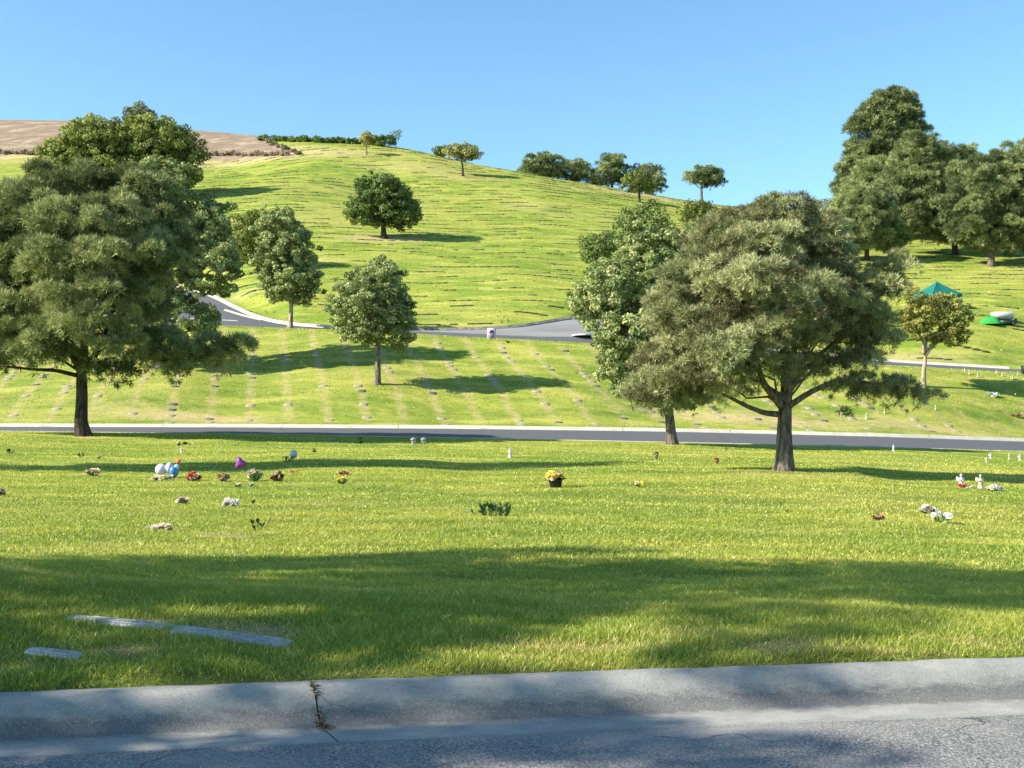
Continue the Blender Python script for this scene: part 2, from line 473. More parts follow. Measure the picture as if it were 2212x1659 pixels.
# ------------------------------------------------------------------ ground sheet
def grow(a, b, s0, k):
    out = [a]; st = s0
    while out[-1] < b:
        out.append(out[-1] + st); st *= k
    return out
ys = np.array([-60, -30, -15, -6, 0, 2, 3, 3.6, 4.1] + list(np.arange(4.4, 6.4, .045)) + grow(6.4, 470, .06, 1.0145))
us = np.sign(np.linspace(-1, 1, 421)) * np.abs(np.linspace(-1, 1, 421)) ** 1.4
Y_, U_ = np.meshgrid(ys, us, indexing='ij')
X_ = U_ * (9 + .78 * np.maximum(Y_, 0) + np.where(Y_ < 4, 12, 0))
X_ = U_ * (22 + .76 * np.maximum(Y_, 0))
Z_ = hz(X_, Y_)
nr, nc = X_.shape
idx = np.arange(nr * nc).reshape(nr, nc)
Fq = np.stack([idx[:-1, :-1], idx[:-1, 1:], idx[1:, 1:], idx[1:, :-1]], -1).reshape(-1, 4)
brown = in_poly(X_, Y_, BROWN).astype(float)
gme = mesh_np("ground", np.stack([X_, Y_, Z_], -1).reshape(-1, 3), Fq, {"dry": dryness(X_, Y_).ravel(), "brown": brown.ravel()}, True)

t = NT("lawn_soil")
c, dry, straw, fine, mid, big = lawn_color(t)
dn = t.noise(t.pos((.5, 1, 1)), 3.0, 4)
df = t.fac(t.math('ADD', dry, t.math('MULTIPLY', t.math('SUBTRACT', dn, .5), .9)), .28, .75)
c = t.mix(df, c, straw)
bn = t.noise(t.pos((.8, 1, 1)), .30, 7, .75)
bcol = t.ramp(bn, [(.3, (.150, .105, .072)), (.5, (.225, .165, .115)), (.58, (.30, .235, .165)), (.7, (.42, .35, .24))])
c = t.mix(t.attr("brown").outputs["Fac"], c, bcol)
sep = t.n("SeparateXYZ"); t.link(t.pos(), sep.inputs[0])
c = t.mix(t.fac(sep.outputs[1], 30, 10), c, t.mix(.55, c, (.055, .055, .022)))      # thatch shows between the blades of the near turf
h1 = t.noise(t.pos((.4, 1, 1)), 2.2, 5)
h2 = t.noise(t.pos((.5, 1, 1)), .35, 4)
hh = t.math('ADD', t.math('MULTIPLY', h1, .10), t.math('MULTIPLY', h2, .35))
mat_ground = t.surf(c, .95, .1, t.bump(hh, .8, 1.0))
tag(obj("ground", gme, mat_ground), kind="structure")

# ------------------------------------------------------------------ roads
t = NT("asphalt_far")
n = t.noise(t.pos((.15, 1, 1)), 1.2, 4)
n2 = t.noise(t.pos(), 60, 3)
c = t.mix(t.fac(n2, .3, .7), t.ramp(n, [(.3, (.052, .053, .058)), (.7, (.074, .074, .078))]), (.12, .12, .125), 'MIX')
mat_asph = t.surf(t.mix(.5, c, (.078, .078, .085)), .8, .4)
t = NT("asphalt_light")
n = t.noise(t.pos((.3, 1, 1)), .5, 5)
mat_asph_l = t.surf(t.ramp(n, [(.3, (.16, .155, .155)), (.7, (.24, .23, .22))]), .85, .3)

t = NT("kerb_concrete")
n = t.noise(t.pos(), 2.0, 5); n2 = t.noise(t.pos(), 40, 4)
c = t.mix(t.fac(n, .35, .7), (.56, .52, .43), (.44, .40, .33))
mat_kerb = t.surf(t.mix(t.math('MULTIPLY', t.fac(n2, .55, .75), .5), c, (.30, .28, .25)), .9, .2)

def strip(name, lo, hi, x0, x1, mat, lift, n=500, m=9, zero=None, kind="structure"):
    x = np.linspace(x0, x1, n)
    a, b = lo(x), hi(x)
    tt = np.linspace(0, 1, m)
    Y = a[:, None] + (b - a)[:, None] * tt
    X = np.repeat(x[:, None], m, 1)
    Z = base_z(X, Y) + lift
    i = np.arange(n * m).reshape(n, m)
    q = np.stack([i[:-1, :-1], i[1:, :-1], i[1:, 1:], i[:-1, 1:]], -1).reshape(-1, 4)
    return tag(obj(name, mesh_np(name, np.stack([X, Y, Z], -1).reshape(-1, 3), q, None, True), mat), kind=kind)
strip("road", lambda x: rn(x) + .02, lambda x: rf(x) + .02, -46, 46, mat_asph, -.07)
strip("road", lambda x: r2n(x) + .05, lambda x: r2f(x) + .05, -58, 40, mat_asph, -.06, m=17)
# the branch that climbs over the saddle
tg = np.gradient(BR, axis=0); tg /= np.linalg.norm(tg, axis=1, keepdims=True)
nm = np.stack([-tg[:, 1], tg[:, 0]], 1)
def ribbon(name, w0, w1, lift, mat, m=9, sel=slice(None)):
    w = np.linspace(w0, w1, m)
    p = BR[sel][:, None, :] + nm[sel][:, None, :] * w[None, :, None]
    zc = base_z(p[..., 0], p[..., 1]) + lift
    n = p.shape[0]; i = np.arange(n * m).reshape(n, m)
    q = np.stack([i[:-1, :-1], i[:-1, 1:], i[1:, 1:], i[1:, :-1]], -1).reshape(-1, 4)
    return tag(obj(name, mesh_np(name, np.concatenate([p, zc[..., None]], -1).reshape(-1, 3), q, None, True), mat), kind="structure")
ribbon("road", -3.0, 3.0, -.045, mat_asph_l)
# lighter worn apron where the branch meets the road
ax = [hit(*a) for a in [(880, 714), (1000, 712.5), (1100, 709), (1180, 699), (1250, 686), (1262, 728), (1180, 722), (1060, 717), (950, 716)]]
strip("road_apron", lambda x: r2f(x) - np.interp(x, [-8.5, -5, 0, 4, 7], [.3, 1.6, 4.5, 7.5, 8]), lambda x: r2f(x) - .02, -8.5, 7, mat_asph_l, -.052, n=160, m=9)
strip("road_apron", lambda x: r2f(x) - np.interp(x, [-23, -19], [2.6, .9]), lambda x: r2f(x) - np.interp(x, [-23, -19], [1.9, .1]), -23, -19, mat_kerb, -.053, n=60, m=5)
strip("road_marking", lambda x: r2n(x) + 3.2, lambda x: r2n(x) + 3.5, -29, -20.5, mat_kerb, -.054, n=60, m=3)

def kerb_run(name, fn, xs, prof, mat, joints=None):
    """a kerb that follows y = fn(x); prof: (offset along -y, height above turf line)"""
    x = np.asarray(xs); y = fn(x)
    z0 = base_z(x, y)
    V = np.stack([np.stack([x, y - o, z0 + h], -1) for o, h in prof], 1)
    n, m = len(x), len(prof)
    i = np.arange(n * m).reshape(n, m)
    q = np.stack([i[:-1, :-1], i[1:, :-1], i[1:, 1:], i[:-1, 1:]], -1).reshape(-1, 4)
    return tag(obj(name, mesh_np(name, V.reshape(-1, 3), q, None, False), mat), kind="structure")
kp = [(-.14, -.15), (-.14, .07), (-.02, .075), (.06, .045), (.12, -.045), (.14, -.055), (.42, -.062), (.42, -.2)]
# segments about three metres long with an open joint
def kerb_segments(fn, x0, x1, seg, prof, gap=.02):
    x = x0
    while x < x1:
        kerb_run("kerb", fn, np.linspace(x, min(x + seg, x1) - gap, 8), prof, mat_kerb)
        x += seg
kerb_segments(rf, -44, 44, 5.5, [(o, h) for o, h in kp])
kerb_run("kerb", rn, np.linspace(-44, 44, 300), [(.12, -.2), (.12, .01), (.0, .015), (-.05, -.02), (-.05, -.12), (-.34, -.067), (-.34, -.2)], mat_kerb)
kp2 = [(-.2, -.2), (-.2, .13), (-.02, .14), (.10, .08), (.2, -.045), (.40, -.05), (.40, -.2)]
kerb_run("kerb", r2f, np.linspace(-34, -7.5, 160), kp2, mat_kerb)
kerb_run("kerb", r2f, np.linspace(9.0, 36, 160), [(-.08, -.2), (-.08, .10), (-.02, .11), (.05, .07), (.08, -.045), (.1, -.05), (.1, -.2)], mat_kerb)
t = NT("kerb_shadow_side")
n = t.noise(t.pos(), 3.0, 5)
mat_kerb_d = t.surf(t.ramp(n, [(.35, (.10, .10, .09)), (.65, (.22, .21, .18))]), .9, .2)  # shadow side of this kerb stretch, put into the colour as darker concrete
kerb_run("kerb", r2f, np.linspace(-7.4, 4.6, 120), [(-.3, -.2), (-.3, .14), (-.02, .15), (.02, -.045), (.3, -.05), (.3, -.2)], mat_kerb_d)
kerb_run("kerb", r2n, np.linspace(-56, 38, 300), [(.15, -.2), (.15, .0), (.0, .005), (-.05, -.04), (-.05, -.2)], mat_kerb)
ribbon("kerb", 3.0, 3.5, .10, mat_kerb, 3, slice(100, 160))
ribbon("kerb", -3.6, -3.0, .16, mat_kerb, 3, slice(95, 160))
# small raised island in the junction
isl = hit(1258, 724)
m_ = MB(); m_.lathe((0, 0, 0), [(1.25, -.2), (1.25, .10), (1.1, .14), (.0, .15)], 20)
o = m_.build("traffic_island", mat_kerb, None, False); o.location = isl; o.scale = (.6, 1.0, .30)
tag(o, kind="structure")

# ------------------------------------------------------------------ near kerb, gutter and road
t = NT("kerb_near_concrete")
p = t.pos()
n1 = t.noise(p, 5.0, 6, .65); n2 = t.noise(p, 85, 4, .7); n3 = t.noise(p, 160, 2)
c = t.mix(t.fac(n1, .3, .7), (.21, .205, .19), (.32, .31, .28))
pits = t.fac(n2, .60, .70)
c = t.mix(t.math('MULTIPLY', pits, .75), c, (.20, .19, .18))
st = t.attr("stain").outputs["Fac"]
sn = t.noise(t.pos((1, 3, 3)), 9.0, 6, .7)
sf = t.fac(t.math('ADD', st, t.math('MULTIPLY', t.math('SUBTRACT', sn, .5), 1.1)), .35, .8)
c = t.mix(t.math('MULTIPLY', sf, .8), c, (.085, .085, .085))
c = t.mix(t.math('MULTIPLY', t.fac(n3, .5, .8), .3), c, (.7, .68, .62))
hgt = t.math('SUBTRACT', t.math('MULTIPLY', n3, .35), t.math('MULTIPLY', pits, .7))
mat_kn = t.surf(c, .92, .2, t.bump(hgt, .6, .006))

prof = [(.0, -.25), (.0, .145), (.012, .152), (.06, .153), (.095, .143), (.125, .120), (.150, .085), (.172, .048), (.195, .022), (.23, .006), (.27, .0), (.36, .004), (.50, .010), (.50, -.25)]
stain = [0, 0, .02, .05, .10, .20, .42, .75, .95, .85, .45, .22, .35, 0]
def near_kerb(x0, x1, sk0, sk1):
    xs = np.linspace(x0, x1, max(8, int((x1 - x0) / .03)))
    r = np.random.default_rng(int((x0 + 50) * 100))
    wob = np.convolve(r.normal(0, .006, len(xs) + 8), np.ones(9) / 9, 'valid') * 1.6
    V, A = [], []
    dy = (kerb_y(xs + .01) - kerb_y(xs - .01)) / .02
    L = np.sqrt(1 + dy ** 2); nx, ny = dy / L, -1 / L
    w = (xs - x0) / (x1 - x0)
    sk = sk0 * (1 - w) + sk1 * w
    for (o_, h), s_ in zip(prof, stain):
        e = (wob if h > .1 and o_ < .05 else wob * .4)
        endr = 0
        V.append(np.stack([xs + nx * o_ + sk * o_, kerb_y(xs) + ny * (o_) + e * (o_ < .06), np.full(len(xs), h) + endr + e * .4 * (h > .03)], -1))
        A.append(np.full(len(xs), s_))
    V, A = np.stack(V, 1), np.stack(A, 1)
    n, m = V.shape[:2]
    i = np.arange(n * m).reshape(n, m)
    q = np.stack([i[:-1, :-1], i[1:, :-1], i[1:, 1:], i[:-1, 1:]], -1).reshape(-1, 4)
    # end faces: each stretch of the profile down to the bed
    Vf, Af = V.reshape(-1, 3), A.ravel()
    caps = []
    for e in (0, n - 1):
        top = V[e]; bot = top.copy(); bot[:, 2] = -.25
        k0 = len(Vf); Vf = np.concatenate([Vf, top, bot]); Af = np.concatenate([Af, np.full(2 * m, .6)])
        for k in range(1, m - 2): caps.append([k0 + k, k0 + k + 1, k0 + m + k + 1, k0 + m + k] if e else [k0 + k + 1, k0 + k, k0 + m + k, k0 + m + k + 1])
    me = mesh_np("kerb", Vf, np.concatenate([q, np.array(caps)]), {"stain": Af}, True)
    tag(obj("kerb", me, mat_kn), kind="structure")
J0, J1 = -.965, 2.28
near_kerb(-3.9, J0 - .004, 0, .30)
near_kerb(J0 + .004, 5.2, .30, 0)
for a, b in ((-6.9, -3.91), (5.21, 8.2), (-9.9, -6.91), (8.21, 11.2)): near_kerb(a, b, 0, 0)

t = NT("asphalt_near")
p = t.pos()
v = t.n("TexVoronoi"); v.inputs["Scale"].default_value = 95; t.link(p, v.inputs["Vector"])
n1 = t.noise(p, 2.5, 5); n2 = t.noise(p, 38, 4, .65); n4 = t.noise(p, 140, 3, .6)
stone = t.ramp(v.outputs["Color"], [(.0, (.07, .07, .068)), (.45, (.20, .195, .185)), (1, (.44, .425, .39))])
c = t.mix(t.fac(v.outputs["Distance"], .35, .75), stone, (.055, .055, .058))
c = t.mix(t.math('MULTIPLY', t.fac(n4, .4, .7), .6), c, (.26, .25, .235))
c = t.mix(t.math('MULTIPLY', t.fac(n2, .55, .68), .6), c, (.07, .07, .07))
c = t.mix(t.math('MULTIPLY', t.fac(n1, .4, .7), .35), c, (.30, .28, .25))
smooth_patch = t.fac(t.noise(t.pos((.3, 1, 1)), 1.6, 2), .56, .66)
c = t.mix(t.math('MULTIPLY', smooth_patch, .5), c, (.27, .26, .24))
cr = t.n("TexVoronoi", feature='DISTANCE_TO_EDGE'); cr.inputs["Scale"].default_value = .8
wv = t.n("VectorMath", operation='ADD'); t.link(t.pos((.45, 1, 1)), wv.inputs[0])
wn_ = t.n("TexNoise"); wn_.inputs["Scale"].default_value = 3.0; t.link(p, wn_.inputs["Vector"])
sc_ = t.n("VectorMath", operation='SCALE'); sc_.inputs["Scale"].default_value = .35; t.link(wn_.outputs["Color"], sc_.inputs[0]); t.link(sc_.outputs[0], wv.inputs[1]); t.link(wv.outputs[0], cr.inputs["Vector"])
crk = t.fac(cr.outputs["Distance"], .006, .0)
c = t.mix(t.math('MULTIPLY', crk, t.fac(n1, .45, .6)), c, (.03, .03, .03))
hgt = t.math('SUBTRACT', t.math('ADD', t.math('MULTIPLY', v.outputs["Distance"], -.6), t.math('MULTIPLY', n2, .5)), t.math('MULTIPLY', crk, .8))
mat_an = t.surf(c, .88, .3, t.bump(hgt, .4, .008))
xs = np.linspace(-34, 34, 500)
off = np.array([.485, .52, .6, .9, 1.6, 3, 7, 9])
zz = np.array([.000, .012, .016, .02, .035, .06, .06, -.1])
r = np.random.default_rng(3)
ed = np.convolve(r.normal(0, .02, 508), np.ones(9) / 9, 'valid')
V = np.stack([np.stack([xs, kerb_y(xs) - o - (ed if k < 3 else 0), np.full(500, z)], -1) for k, (o, z) in enumerate(zip(off, zz))], 1)
i = np.arange(500 * 8).reshape(500, 8)
q = np.stack([i[:-1, :-1], i[1:, :-1], i[1:, 1:], i[:-1, 1:]], -1).reshape(-1, 4)
tag(obj("road", mesh_np("road", V.reshape(-1, 3), q, None, True), mat_an), kind="structure")
# ------------------------------------------------------------------ flat grave markers
t = NT("granite_grey")
n = t.noise(t.opos(), 60, 4, .7); n2 = t.noise(t.opos(), 8, 3)
c = t.mix(t.fac(n, .35, .65), (.20, .205, .21), (.42, .43, .43))
mat_granite = t.surf(t.mix(t.math('MULTIPLY', t.fac(n2, .5, .7), .4), c, (.22, .21, .19)), .45, .5, t.bump(n, .2, .004))
mat_stone = plain("weathered_stone", (.33, .285, .205), .85, .2, .3)
mat_stone_d = plain("dark_stone", (.12, .11, .09), .8, .3, .3)
mat_bronze_shade = plain("bronze_with_shade", (.085, .085, .040), .9, .1, .3)  # bronze, darkened to stand in for the shade of the turf recesses

def normal_at(x, y, e=.25):
    zx = (base_z(x + e, y)[0] - base_z(x - e, y)[0]) / (2 * e)
    zy = (base_z(x, y + e)[0] - base_z(x, y - e)[0]) / (2 * e)
    return Vector((-zx, -zy, 1)).normalized()
def align(o, pos, rz):
    nrm = normal_at(pos[0], pos[1])
    q = Vector((0, 0, 1)).rotation_difference(nrm)
    o.rotation_mode = 'QUATERNION'
    o.rotation_quaternion = q @ Matrix.Rotation(rz, 3, 'Z').to_quaternion()
    o.location = pos
HOLES = []           # (x, y, half length, half depth, rz) where no grass grows
near = [((370, 1367), (627, 1399), .12, "wide pale granite grave marker flush in the shaded grass, nearest the kerb joint"),
        ((140, 1338), (372, 1362), .075, "long pale granite grave marker half overgrown, behind the other two in the shaded bank"),
        ((52, 1411), (170, 1424), .065, "small grey granite grave marker sunk in grass at the lower left corner")]
for a, b, dep, lab in near:
    A, B = hit(*a), hit(*b)
    c_ = (A + B) / 2
    rz = math.atan2(B.y - A.y, B.x - A.x); Ln = (B - A).length
    c_ += Vector((-math.sin(rz), math.cos(rz), 0)) * .02
    c_.z = gz(c_.x, c_.y) - .002
    root = empty("grave_marker", (0, 0, 0)); align(root, c_, rz)
    tag(root, lab, "grave marker", "granite markers by the near kerb")
    s_ = MB(); s_.box((0, 0, -.03), (Ln, dep, .10), 0, 1, .012); s_.build("slab", mat_granite, root, False)
    p_ = MB(); p_.box((0, 0, .0215), (Ln * .84, dep * .74, .006), 0, 1, .003)
    for k, w in enumerate((.5, .62, .38)):
        p_.box((0, dep * (.2 - .19 * k), .0265), (Ln * w, dep * .07, .004))
    p_.build("inscription_panel", mat_stone_d if lab.startswith("zz") else mat_granite, root, False)
    HOLES.append((c_.x + math.sin(rz) * -.015, c_.y + .015, Ln / 2 - .06, dep / 2 - .015, rz))

h_ = hit(480, 1157); HOLES.append((h_.x, h_.y, .30, .13, .05)); h_ = hit(345, 1143); HOLES.append((h_.x, h_.y, .25, .06, .05))
# markers in the lawn between the roads stand in columns that run up the slope
mk_me = []
for w, d_, m in ((.46, .38, mat_stone), (.42, .34, mat_stone_d), (.48, .36, mat_stone)):
    b_ = MB(); b_.box((0, 0, 0), (w, d_, .12), 0, 1, .015)
    b_.box((0, 0, .062), (w * .8, d_ * .7, .012), 0, 1, .008)
    me = b_.build("tmp", m, None, False)
    mk_me.append(me.data); bpy.data.objects.remove(me)
bb_ = MB(); bb_.box((0, 0, 0), (.62, .30, .13), 0, 1, .012)
tmp = bb_.build("tmp", mat_bronze_shade, None, False); mk_hill = tmp.data; bpy.data.objects.remove(tmp)
pts = []
r = np.random.default_rng(21)
for k in range(-9, 22):
    x0 = -15.2 + 1.98 * k
    occ = r.random()
    for j in range(0, 26):
        y = 52.4 + .82 * j + r.normal(0, .05)
        x = x0 - .225 * (y - 56) + r.normal(0, .05)
        if y > float(r2n(x)) - 1.2 or y < float(rf(x)) + .9: continue
        if abs(x) > .50 * y: continue
        cl = math.sin(k * 2.3 + j * .55) + math.sin(j * .9 + k * 1.7)
        if r.random() > (.72 if cl > .35 else .12): continue
        pts.append((x, y))
pts = pts[:]
r.shuffle(pts)
n_ind = 0
PIX = lambda p: (CX + F * p[0] / p[1], YH - F * (p[2] - H) / p[1])
for x, y in pts[:190]:
    z = gz(x, y)
    me = mk_me[int(r.choice([0, 0, 1, 2, 2]))]
    o = bpy.data.objects.new("grave_marker", me); COL.objects.link(o)
    align(o, Vector((x, y, z - .040)), .02 + r.normal(0, .04))
    u, v = PIX((x, y, z))
    row = int((y - float(rf(x))) / 4.5)
    where = "by the road kerb" if row < 1 else ("low on the slope" if row < 2 else ("halfway up" if row < 4 else "below the upper road"))
    side = "left of the pine trunk" if u < 170 else ("left of the round tree" if u < 800 else ("right of the round tree" if u < 1250 else ("behind the leaning tree" if u < 1600 else "right of the limbed pine")))
    tag(o, f"flat {'dark' if me is mk_me[1] else 'pale'} grave marker {where}, {side}", "grave marker", f"flat markers {where} {side}")
    HOLES.append((x, y, .24, .12, 0)); n_ind += 1

# hillside: long contour rows; the nearest stand alone, the rest are one mass
rows = []
def row_ok(x, y, px, py):
    if y < float(r2f(x)) + 1.3: return False
    if -30 < px < 2400 and branch_dist(np.array([x]), np.array([y]))[0] < 4.2: return False
    return not in_poly(np.array([x]), np.array([y]), BROWN)[0]
yy = 82.0; ri = 0
while yy < 196:
    sp = 1.9 + .5 * math.sin(ri * 1.3) + yy * .005
    x = -62.0 + r.random() * 2
    run, on = 0, r.random() < .5
    while x < 66:
        if run <= 0:
            on = not on
            run = r.gamma(2.2, 1.25) + .6 if on else r.gamma(1.6, 2.0) + .8
        if on and r.random() < .9:
            ang = .10 + .10 * math.sin(yy * .05 + x * .02)
            y = yy + ang * (x + 10) + .25 * math.sin(x * .35 + ri)
            if x > 22: y = yy + ang * 32 - .16 * (x - 22) + .3 * math.sin(x * .6 + ri)
            if abs(x) < .49 * y and row_ok(x, y, 0, 0): rows.append((x, y))
        x += .66; run -= .66
    yy += sp; ri += 1
rows = np.array(rows)
zz_ = hz(rows[:, 0], rows[:, 1])
order = np.argsort(rows[:, 1])
NIND = 110
gx = (hz(rows[:, 0] + .4, rows[:, 1]) - hz(rows[:, 0] - .4, rows[:, 1])) / .8
gy = (hz(rows[:, 0], rows[:, 1] + .4) - hz(rows[:, 0], rows[:, 1] - .4)) / .8
for i in order[:NIND]:
    x, y = rows[i]
    o = bpy.data.objects.new("grave_marker", mk_hill); COL.objects.link(o)
    o.location = (x, y, zz_[i] + .0); o.rotation_euler = (gy[i] * .45, -gx[i], .10)
    u, v = PIX((x, y, zz_[i]))
    side = "left of the narrow tree" if u < 600 else ("between two small trees" if u < 830 else ("above the white sign" if u < 1250 else ("behind the leaning tree" if u < 1700 else "near the green mound")))
    tag(o, f"dark flat grave marker at the hill foot, {side}", "grave marker", f"hill foot markers {side}")
V, Q = [], []
bx = np.array([(-.345, -.13, -.06), (.345, -.13, -.06), (.345, .13, -.06), (-.345, .13, -.06), (-.345, -.13, .055), (.345, -.13, .055), (.345, .13, .055), (-.345, .13, .055)])
bq = np.array([(4, 5, 6, 7), (0, 1, 5, 4), (1, 2, 6, 5), (2, 3, 7, 6), (3, 0, 4, 7)])
for k, i in enumerate(order[NIND:]):
    x, y = rows[i]
    s_ = np.array((.95, .9, 1)) * (1 + .0016 * (y - 90))
    b = bx * s_ * np.array((.85 + .3 * r.random(), 1, .55 + 1.0 * r.random()))
    dz = b[:, 0] * gx[i] + b[:, 1] * gy[i] * .5
    V.append(b + np.array((x, y, zz_[i])) + np.stack([0 * dz, 0 * dz, dz], 1)); Q.append(bq + k * 8)
o = obj("grave_markers", mesh_np("grave_markers", np.concatenate(V), np.concatenate(Q)), mat_bronze_shade)
tag(o, "hundreds of dark flat grave markers in long rows across the green hillside", "grave markers", kind="stuff")

# ------------------------------------------------------------------ grass
t = NT("grass_blades")
c, dry, straw, fine, mid, big = lawn_color(t)
rn_ = t.attr("rnd").outputs["Fac"]
dn = t.noise(t.pos((.5, 1, 1)), 3.0, 4)
dd = t.math('ADD', t.math('ADD', dry, t.math('MULTIPLY', t.math('SUBTRACT', dn, .5), .9)), t.math('MULTIPLY', t.math('SUBTRACT', rn_, .5), .5))
c = t.mix(t.fac(dd, .28, .75), c, straw)
c = t.mix(t.fac(rn_, .86, .96), c, (.60, .56, .24))
c = t.mix(t.math('MULTIPLY', t.fac(rn_, .40, .0), .5), c, (.07, .13, .018))
c = t.mix(1.0, c, (1.52, 1.46, 1.30), 'MULTIPLY')
mat_grass = t.surf(c, .5, .35, None, .42, t.mix(.5, c, (.52, .58, .06)))

def not_in_holes(x, y):
    ok = np.ones(len(x), bool)
    for hx, hy, a, b, rz in HOLES:
        dx, dy = x - hx, y - hy
        u = dx * math.cos(rz) + dy * math.sin(rz); v = -dx * math.sin(rz) + dy * math.cos(rz)
        ok &= ~((np.abs(u) < a) & (np.abs(v) < b))
    return ok
PAD = 3.2          # turf goes on this far past the edges of the view
def blades(y0, y1, dens, w, h, seed, lean=.6, fx=1.0, dp=0.0, region=None):
    r = np.random.default_rng(seed)
    half = .52 * fx
    area = (half * (y1 ** 2 - y0 ** 2)) + 2 * PAD * (y1 - y0)
    n = int(area * dens)
    yy = np.sqrt(r.random(n) * (y1 ** 2 - y0 ** 2) + y0 ** 2)
    xx = (r.random(n) * 2 - 1) * (half * yy + PAD)
    k = yy > kerb_y(xx) + .0
    k &= ~((yy > rn(xx) - .02) & (yy < rf(xx) + .16))
    k &= ~((yy > r2n(xx) - .05) & (yy < r2f(xx) + .4))
    if y1 > 82: k &= (branch_dist(xx, yy) > 3.7) & ~in_poly(xx, yy, BROWN)
    xx, yy = xx[k], yy[k]
    k = not_in_holes(xx, yy); xx, yy = xx[k], yy[k]
    n = len(xx)
    zz = hz(xx, yy) - .008
    dr = dryness(xx, yy)
    tuft = np.sin(xx * 2.3 + 1.9 * np.sin(yy * 1.7)) * np.sin(yy * 2.9 + 1.4 * np.sin(xx * 1.9))
    clump = .8 * tuft + np.sin(xx * 5.1 + 2 * np.sin(yy * 3.7)) * np.sin(yy * 6.3 + 1.3 * np.sin(xx * 4.4))
    hh = h * (.55 + .75 * r.random(n)) * (1 + .28 * clump) * np.clip(1.1 - .55 * dr, .35, 1.1)
    edge = np.clip((yy - kerb_y(xx)) / .12, 0, 1)
    ww = w * (.7 + .6 * r.random(n))
    a = r.random(n) * 2 * math.pi
    ln = lean * (.3 + r.random(n)) * hh
    b = r.random(n) * 2 * math.pi
    sx, sy = np.cos(a) * ww * .5, np.sin(a) * ww * .5
    lx, ly = np.cos(b) * ln, np.sin(b) * ln - (1 - edge) * hh * .55
    zt = zz + hh * (1 - .25 * (1 - edge))
    base = np.stack([xx, yy, zz], 1)
    o = np.zeros(n)
    v0 = base + np.stack([-sx, -sy, o], 1); v1 = base + np.stack([sx, sy, o], 1)
    m = base + np.stack([lx * .35, ly * .35, (zt - zz) * .62], 1)
    v2 = m + np.stack([sx * .8, sy * .8, o], 1); v3 = m + np.stack([-sx * .8, -sy * .8, o], 1)
    v4 = np.stack([xx + lx, yy + ly, zt], 1)
    V = np.stack([v0, v1, v2, v3, v4], 1).reshape(-1, 3)
    i = np.arange(n) * 5
    return V, np.stack([i, i + 1, i + 2, i + 3], 1), np.stack([i + 3, i + 2, i + 4], 1), np.repeat(r.random(n), 5), np.repeat(dr, 5)
GR = [blades(4.9, 7.2, 12500, .0040, .040, 1, .85), blades(7.2, 10, 7000, .0055, .036, 2, .9), blades(10, 16, 2800, .0085, .033, 3, 1.0),
      blades(16, 27, 900, .013, .030, 4, 1.1), blades(27, 46, 220, .024, .030, 5, 1.2), blades(51, 82, 60, .05, .035, 6, 1.2), blades(82, 200, 6, .16, .05, 7, 1.5)]
V, Q, T, R_, D_ = [], [], [], [], []
n = 0
for a, q, tt, rr, dd_ in GR:
    V.append(a); Q.append(q + n); T.append(tt + n); R_.append(rr); D_.append(dd_); n += len(a)
me = mesh_np("lawn_grass", np.concatenate(V), [np.concatenate(Q), np.concatenate(T)], {"rnd": np.concatenate(R_), "dry": np.concatenate(D_)})
tag(obj("lawn_grass", me, mat_grass), "mown yellow green lawn grass covering the cemetery slopes", "grass", kind="stuff")
# ------------------------------------------------------------------ trees
def leaf_mat(name, c0, c1, c2, transl=.3, tc=(.16, .20, .03)):
    t = NT(name)
    a = t.attr("tone").outputs["Fac"]
    col = t.ramp(a, [(0.0, c0), (.5, c1), (1.0, c2)])
    return t.surf(col, .6, .22, None, transl, t.mix(.5, col, tc))
M_PINE = leaf_mat("pine_needles", (.045, .064, .024), (.205, .245, .090), (.430, .450, .200), .18, (.30, .33, .08))
M_PINE_B = leaf_mat("pine_needles_dry", (.100, .086, .042), (.262, .285, .125), (.500, .510, .250), .20, (.36, .36, .12))
M_PINE_F = leaf_mat("pine_needles_far", (.045, .070, .026), (.190, .235, .090), (.380, .415, .170), .18, (.26, .30, .08))
M_OAK = leaf_mat("dark_leaves", (0.046, 0.075, 0.023), (0.117, 0.174, 0.049), (0.219, 0.286, 0.083), .22, (0.234, 0.332, 0.039))
M_LEAF = leaf_mat("olive_leaves", (0.086, 0.114, 0.043), (0.248, 0.306, 0.113), (0.491, 0.515, 0.239), .28, (0.386, 0.472, 0.086))
M_GREEN = leaf_mat("fresh_leaves", (.085, .110, .026), (.200, .235, .058), (.350, .370, .105), .32, (.33, .40, .06))
M_YELL = leaf_mat("yellow_leaves", (0.111, 0.124, 0.033), (0.312, 0.312, 0.080), (0.520, 0.478, 0.157), .3, (0.488, 0.488, 0.078))
M_GREYL = leaf_mat("grey_green_leaves", (0.072, 0.098, 0.055), (0.180, 0.226, 0.123), (0.312, 0.363, 0.208), .25, (0.273, 0.351, 0.117))
M_BRUSH = leaf_mat("dry_brush", (0.124, 0.091, 0.062), (0.348, 0.264, 0.180), (0.600, 0.499, 0.333), .15, (0.390, 0.292, 0.156))
def bark_mat(name, c0, c1, sc=14, sz=.22, dist=.03):
    t = NT(name)
    p = t.opos((1, 1, sz))
    n = t.noise(p, sc, 6, .7)
    v = t.n("TexVoronoi"); v.inputs["Scale"].default_value = sc * .9; t.link(p, v.inputs["Vector"])
    c = t.mix(t.fac(n, .3, .7), c0, c1)
    c = t.mix(t.math('MULTIPLY', t.fac(v.outputs["Distance"], .35, .7), .7), c, tuple(x * .35 for x in c0))
    return t.surf(c, .95, .1, t.bump(t.math('SUBTRACT', n, v.outputs["Distance"]), .9, dist))
B_PINE = bark_mat("pine_bark", (.10, .080, .062), (.24, .20, .165))
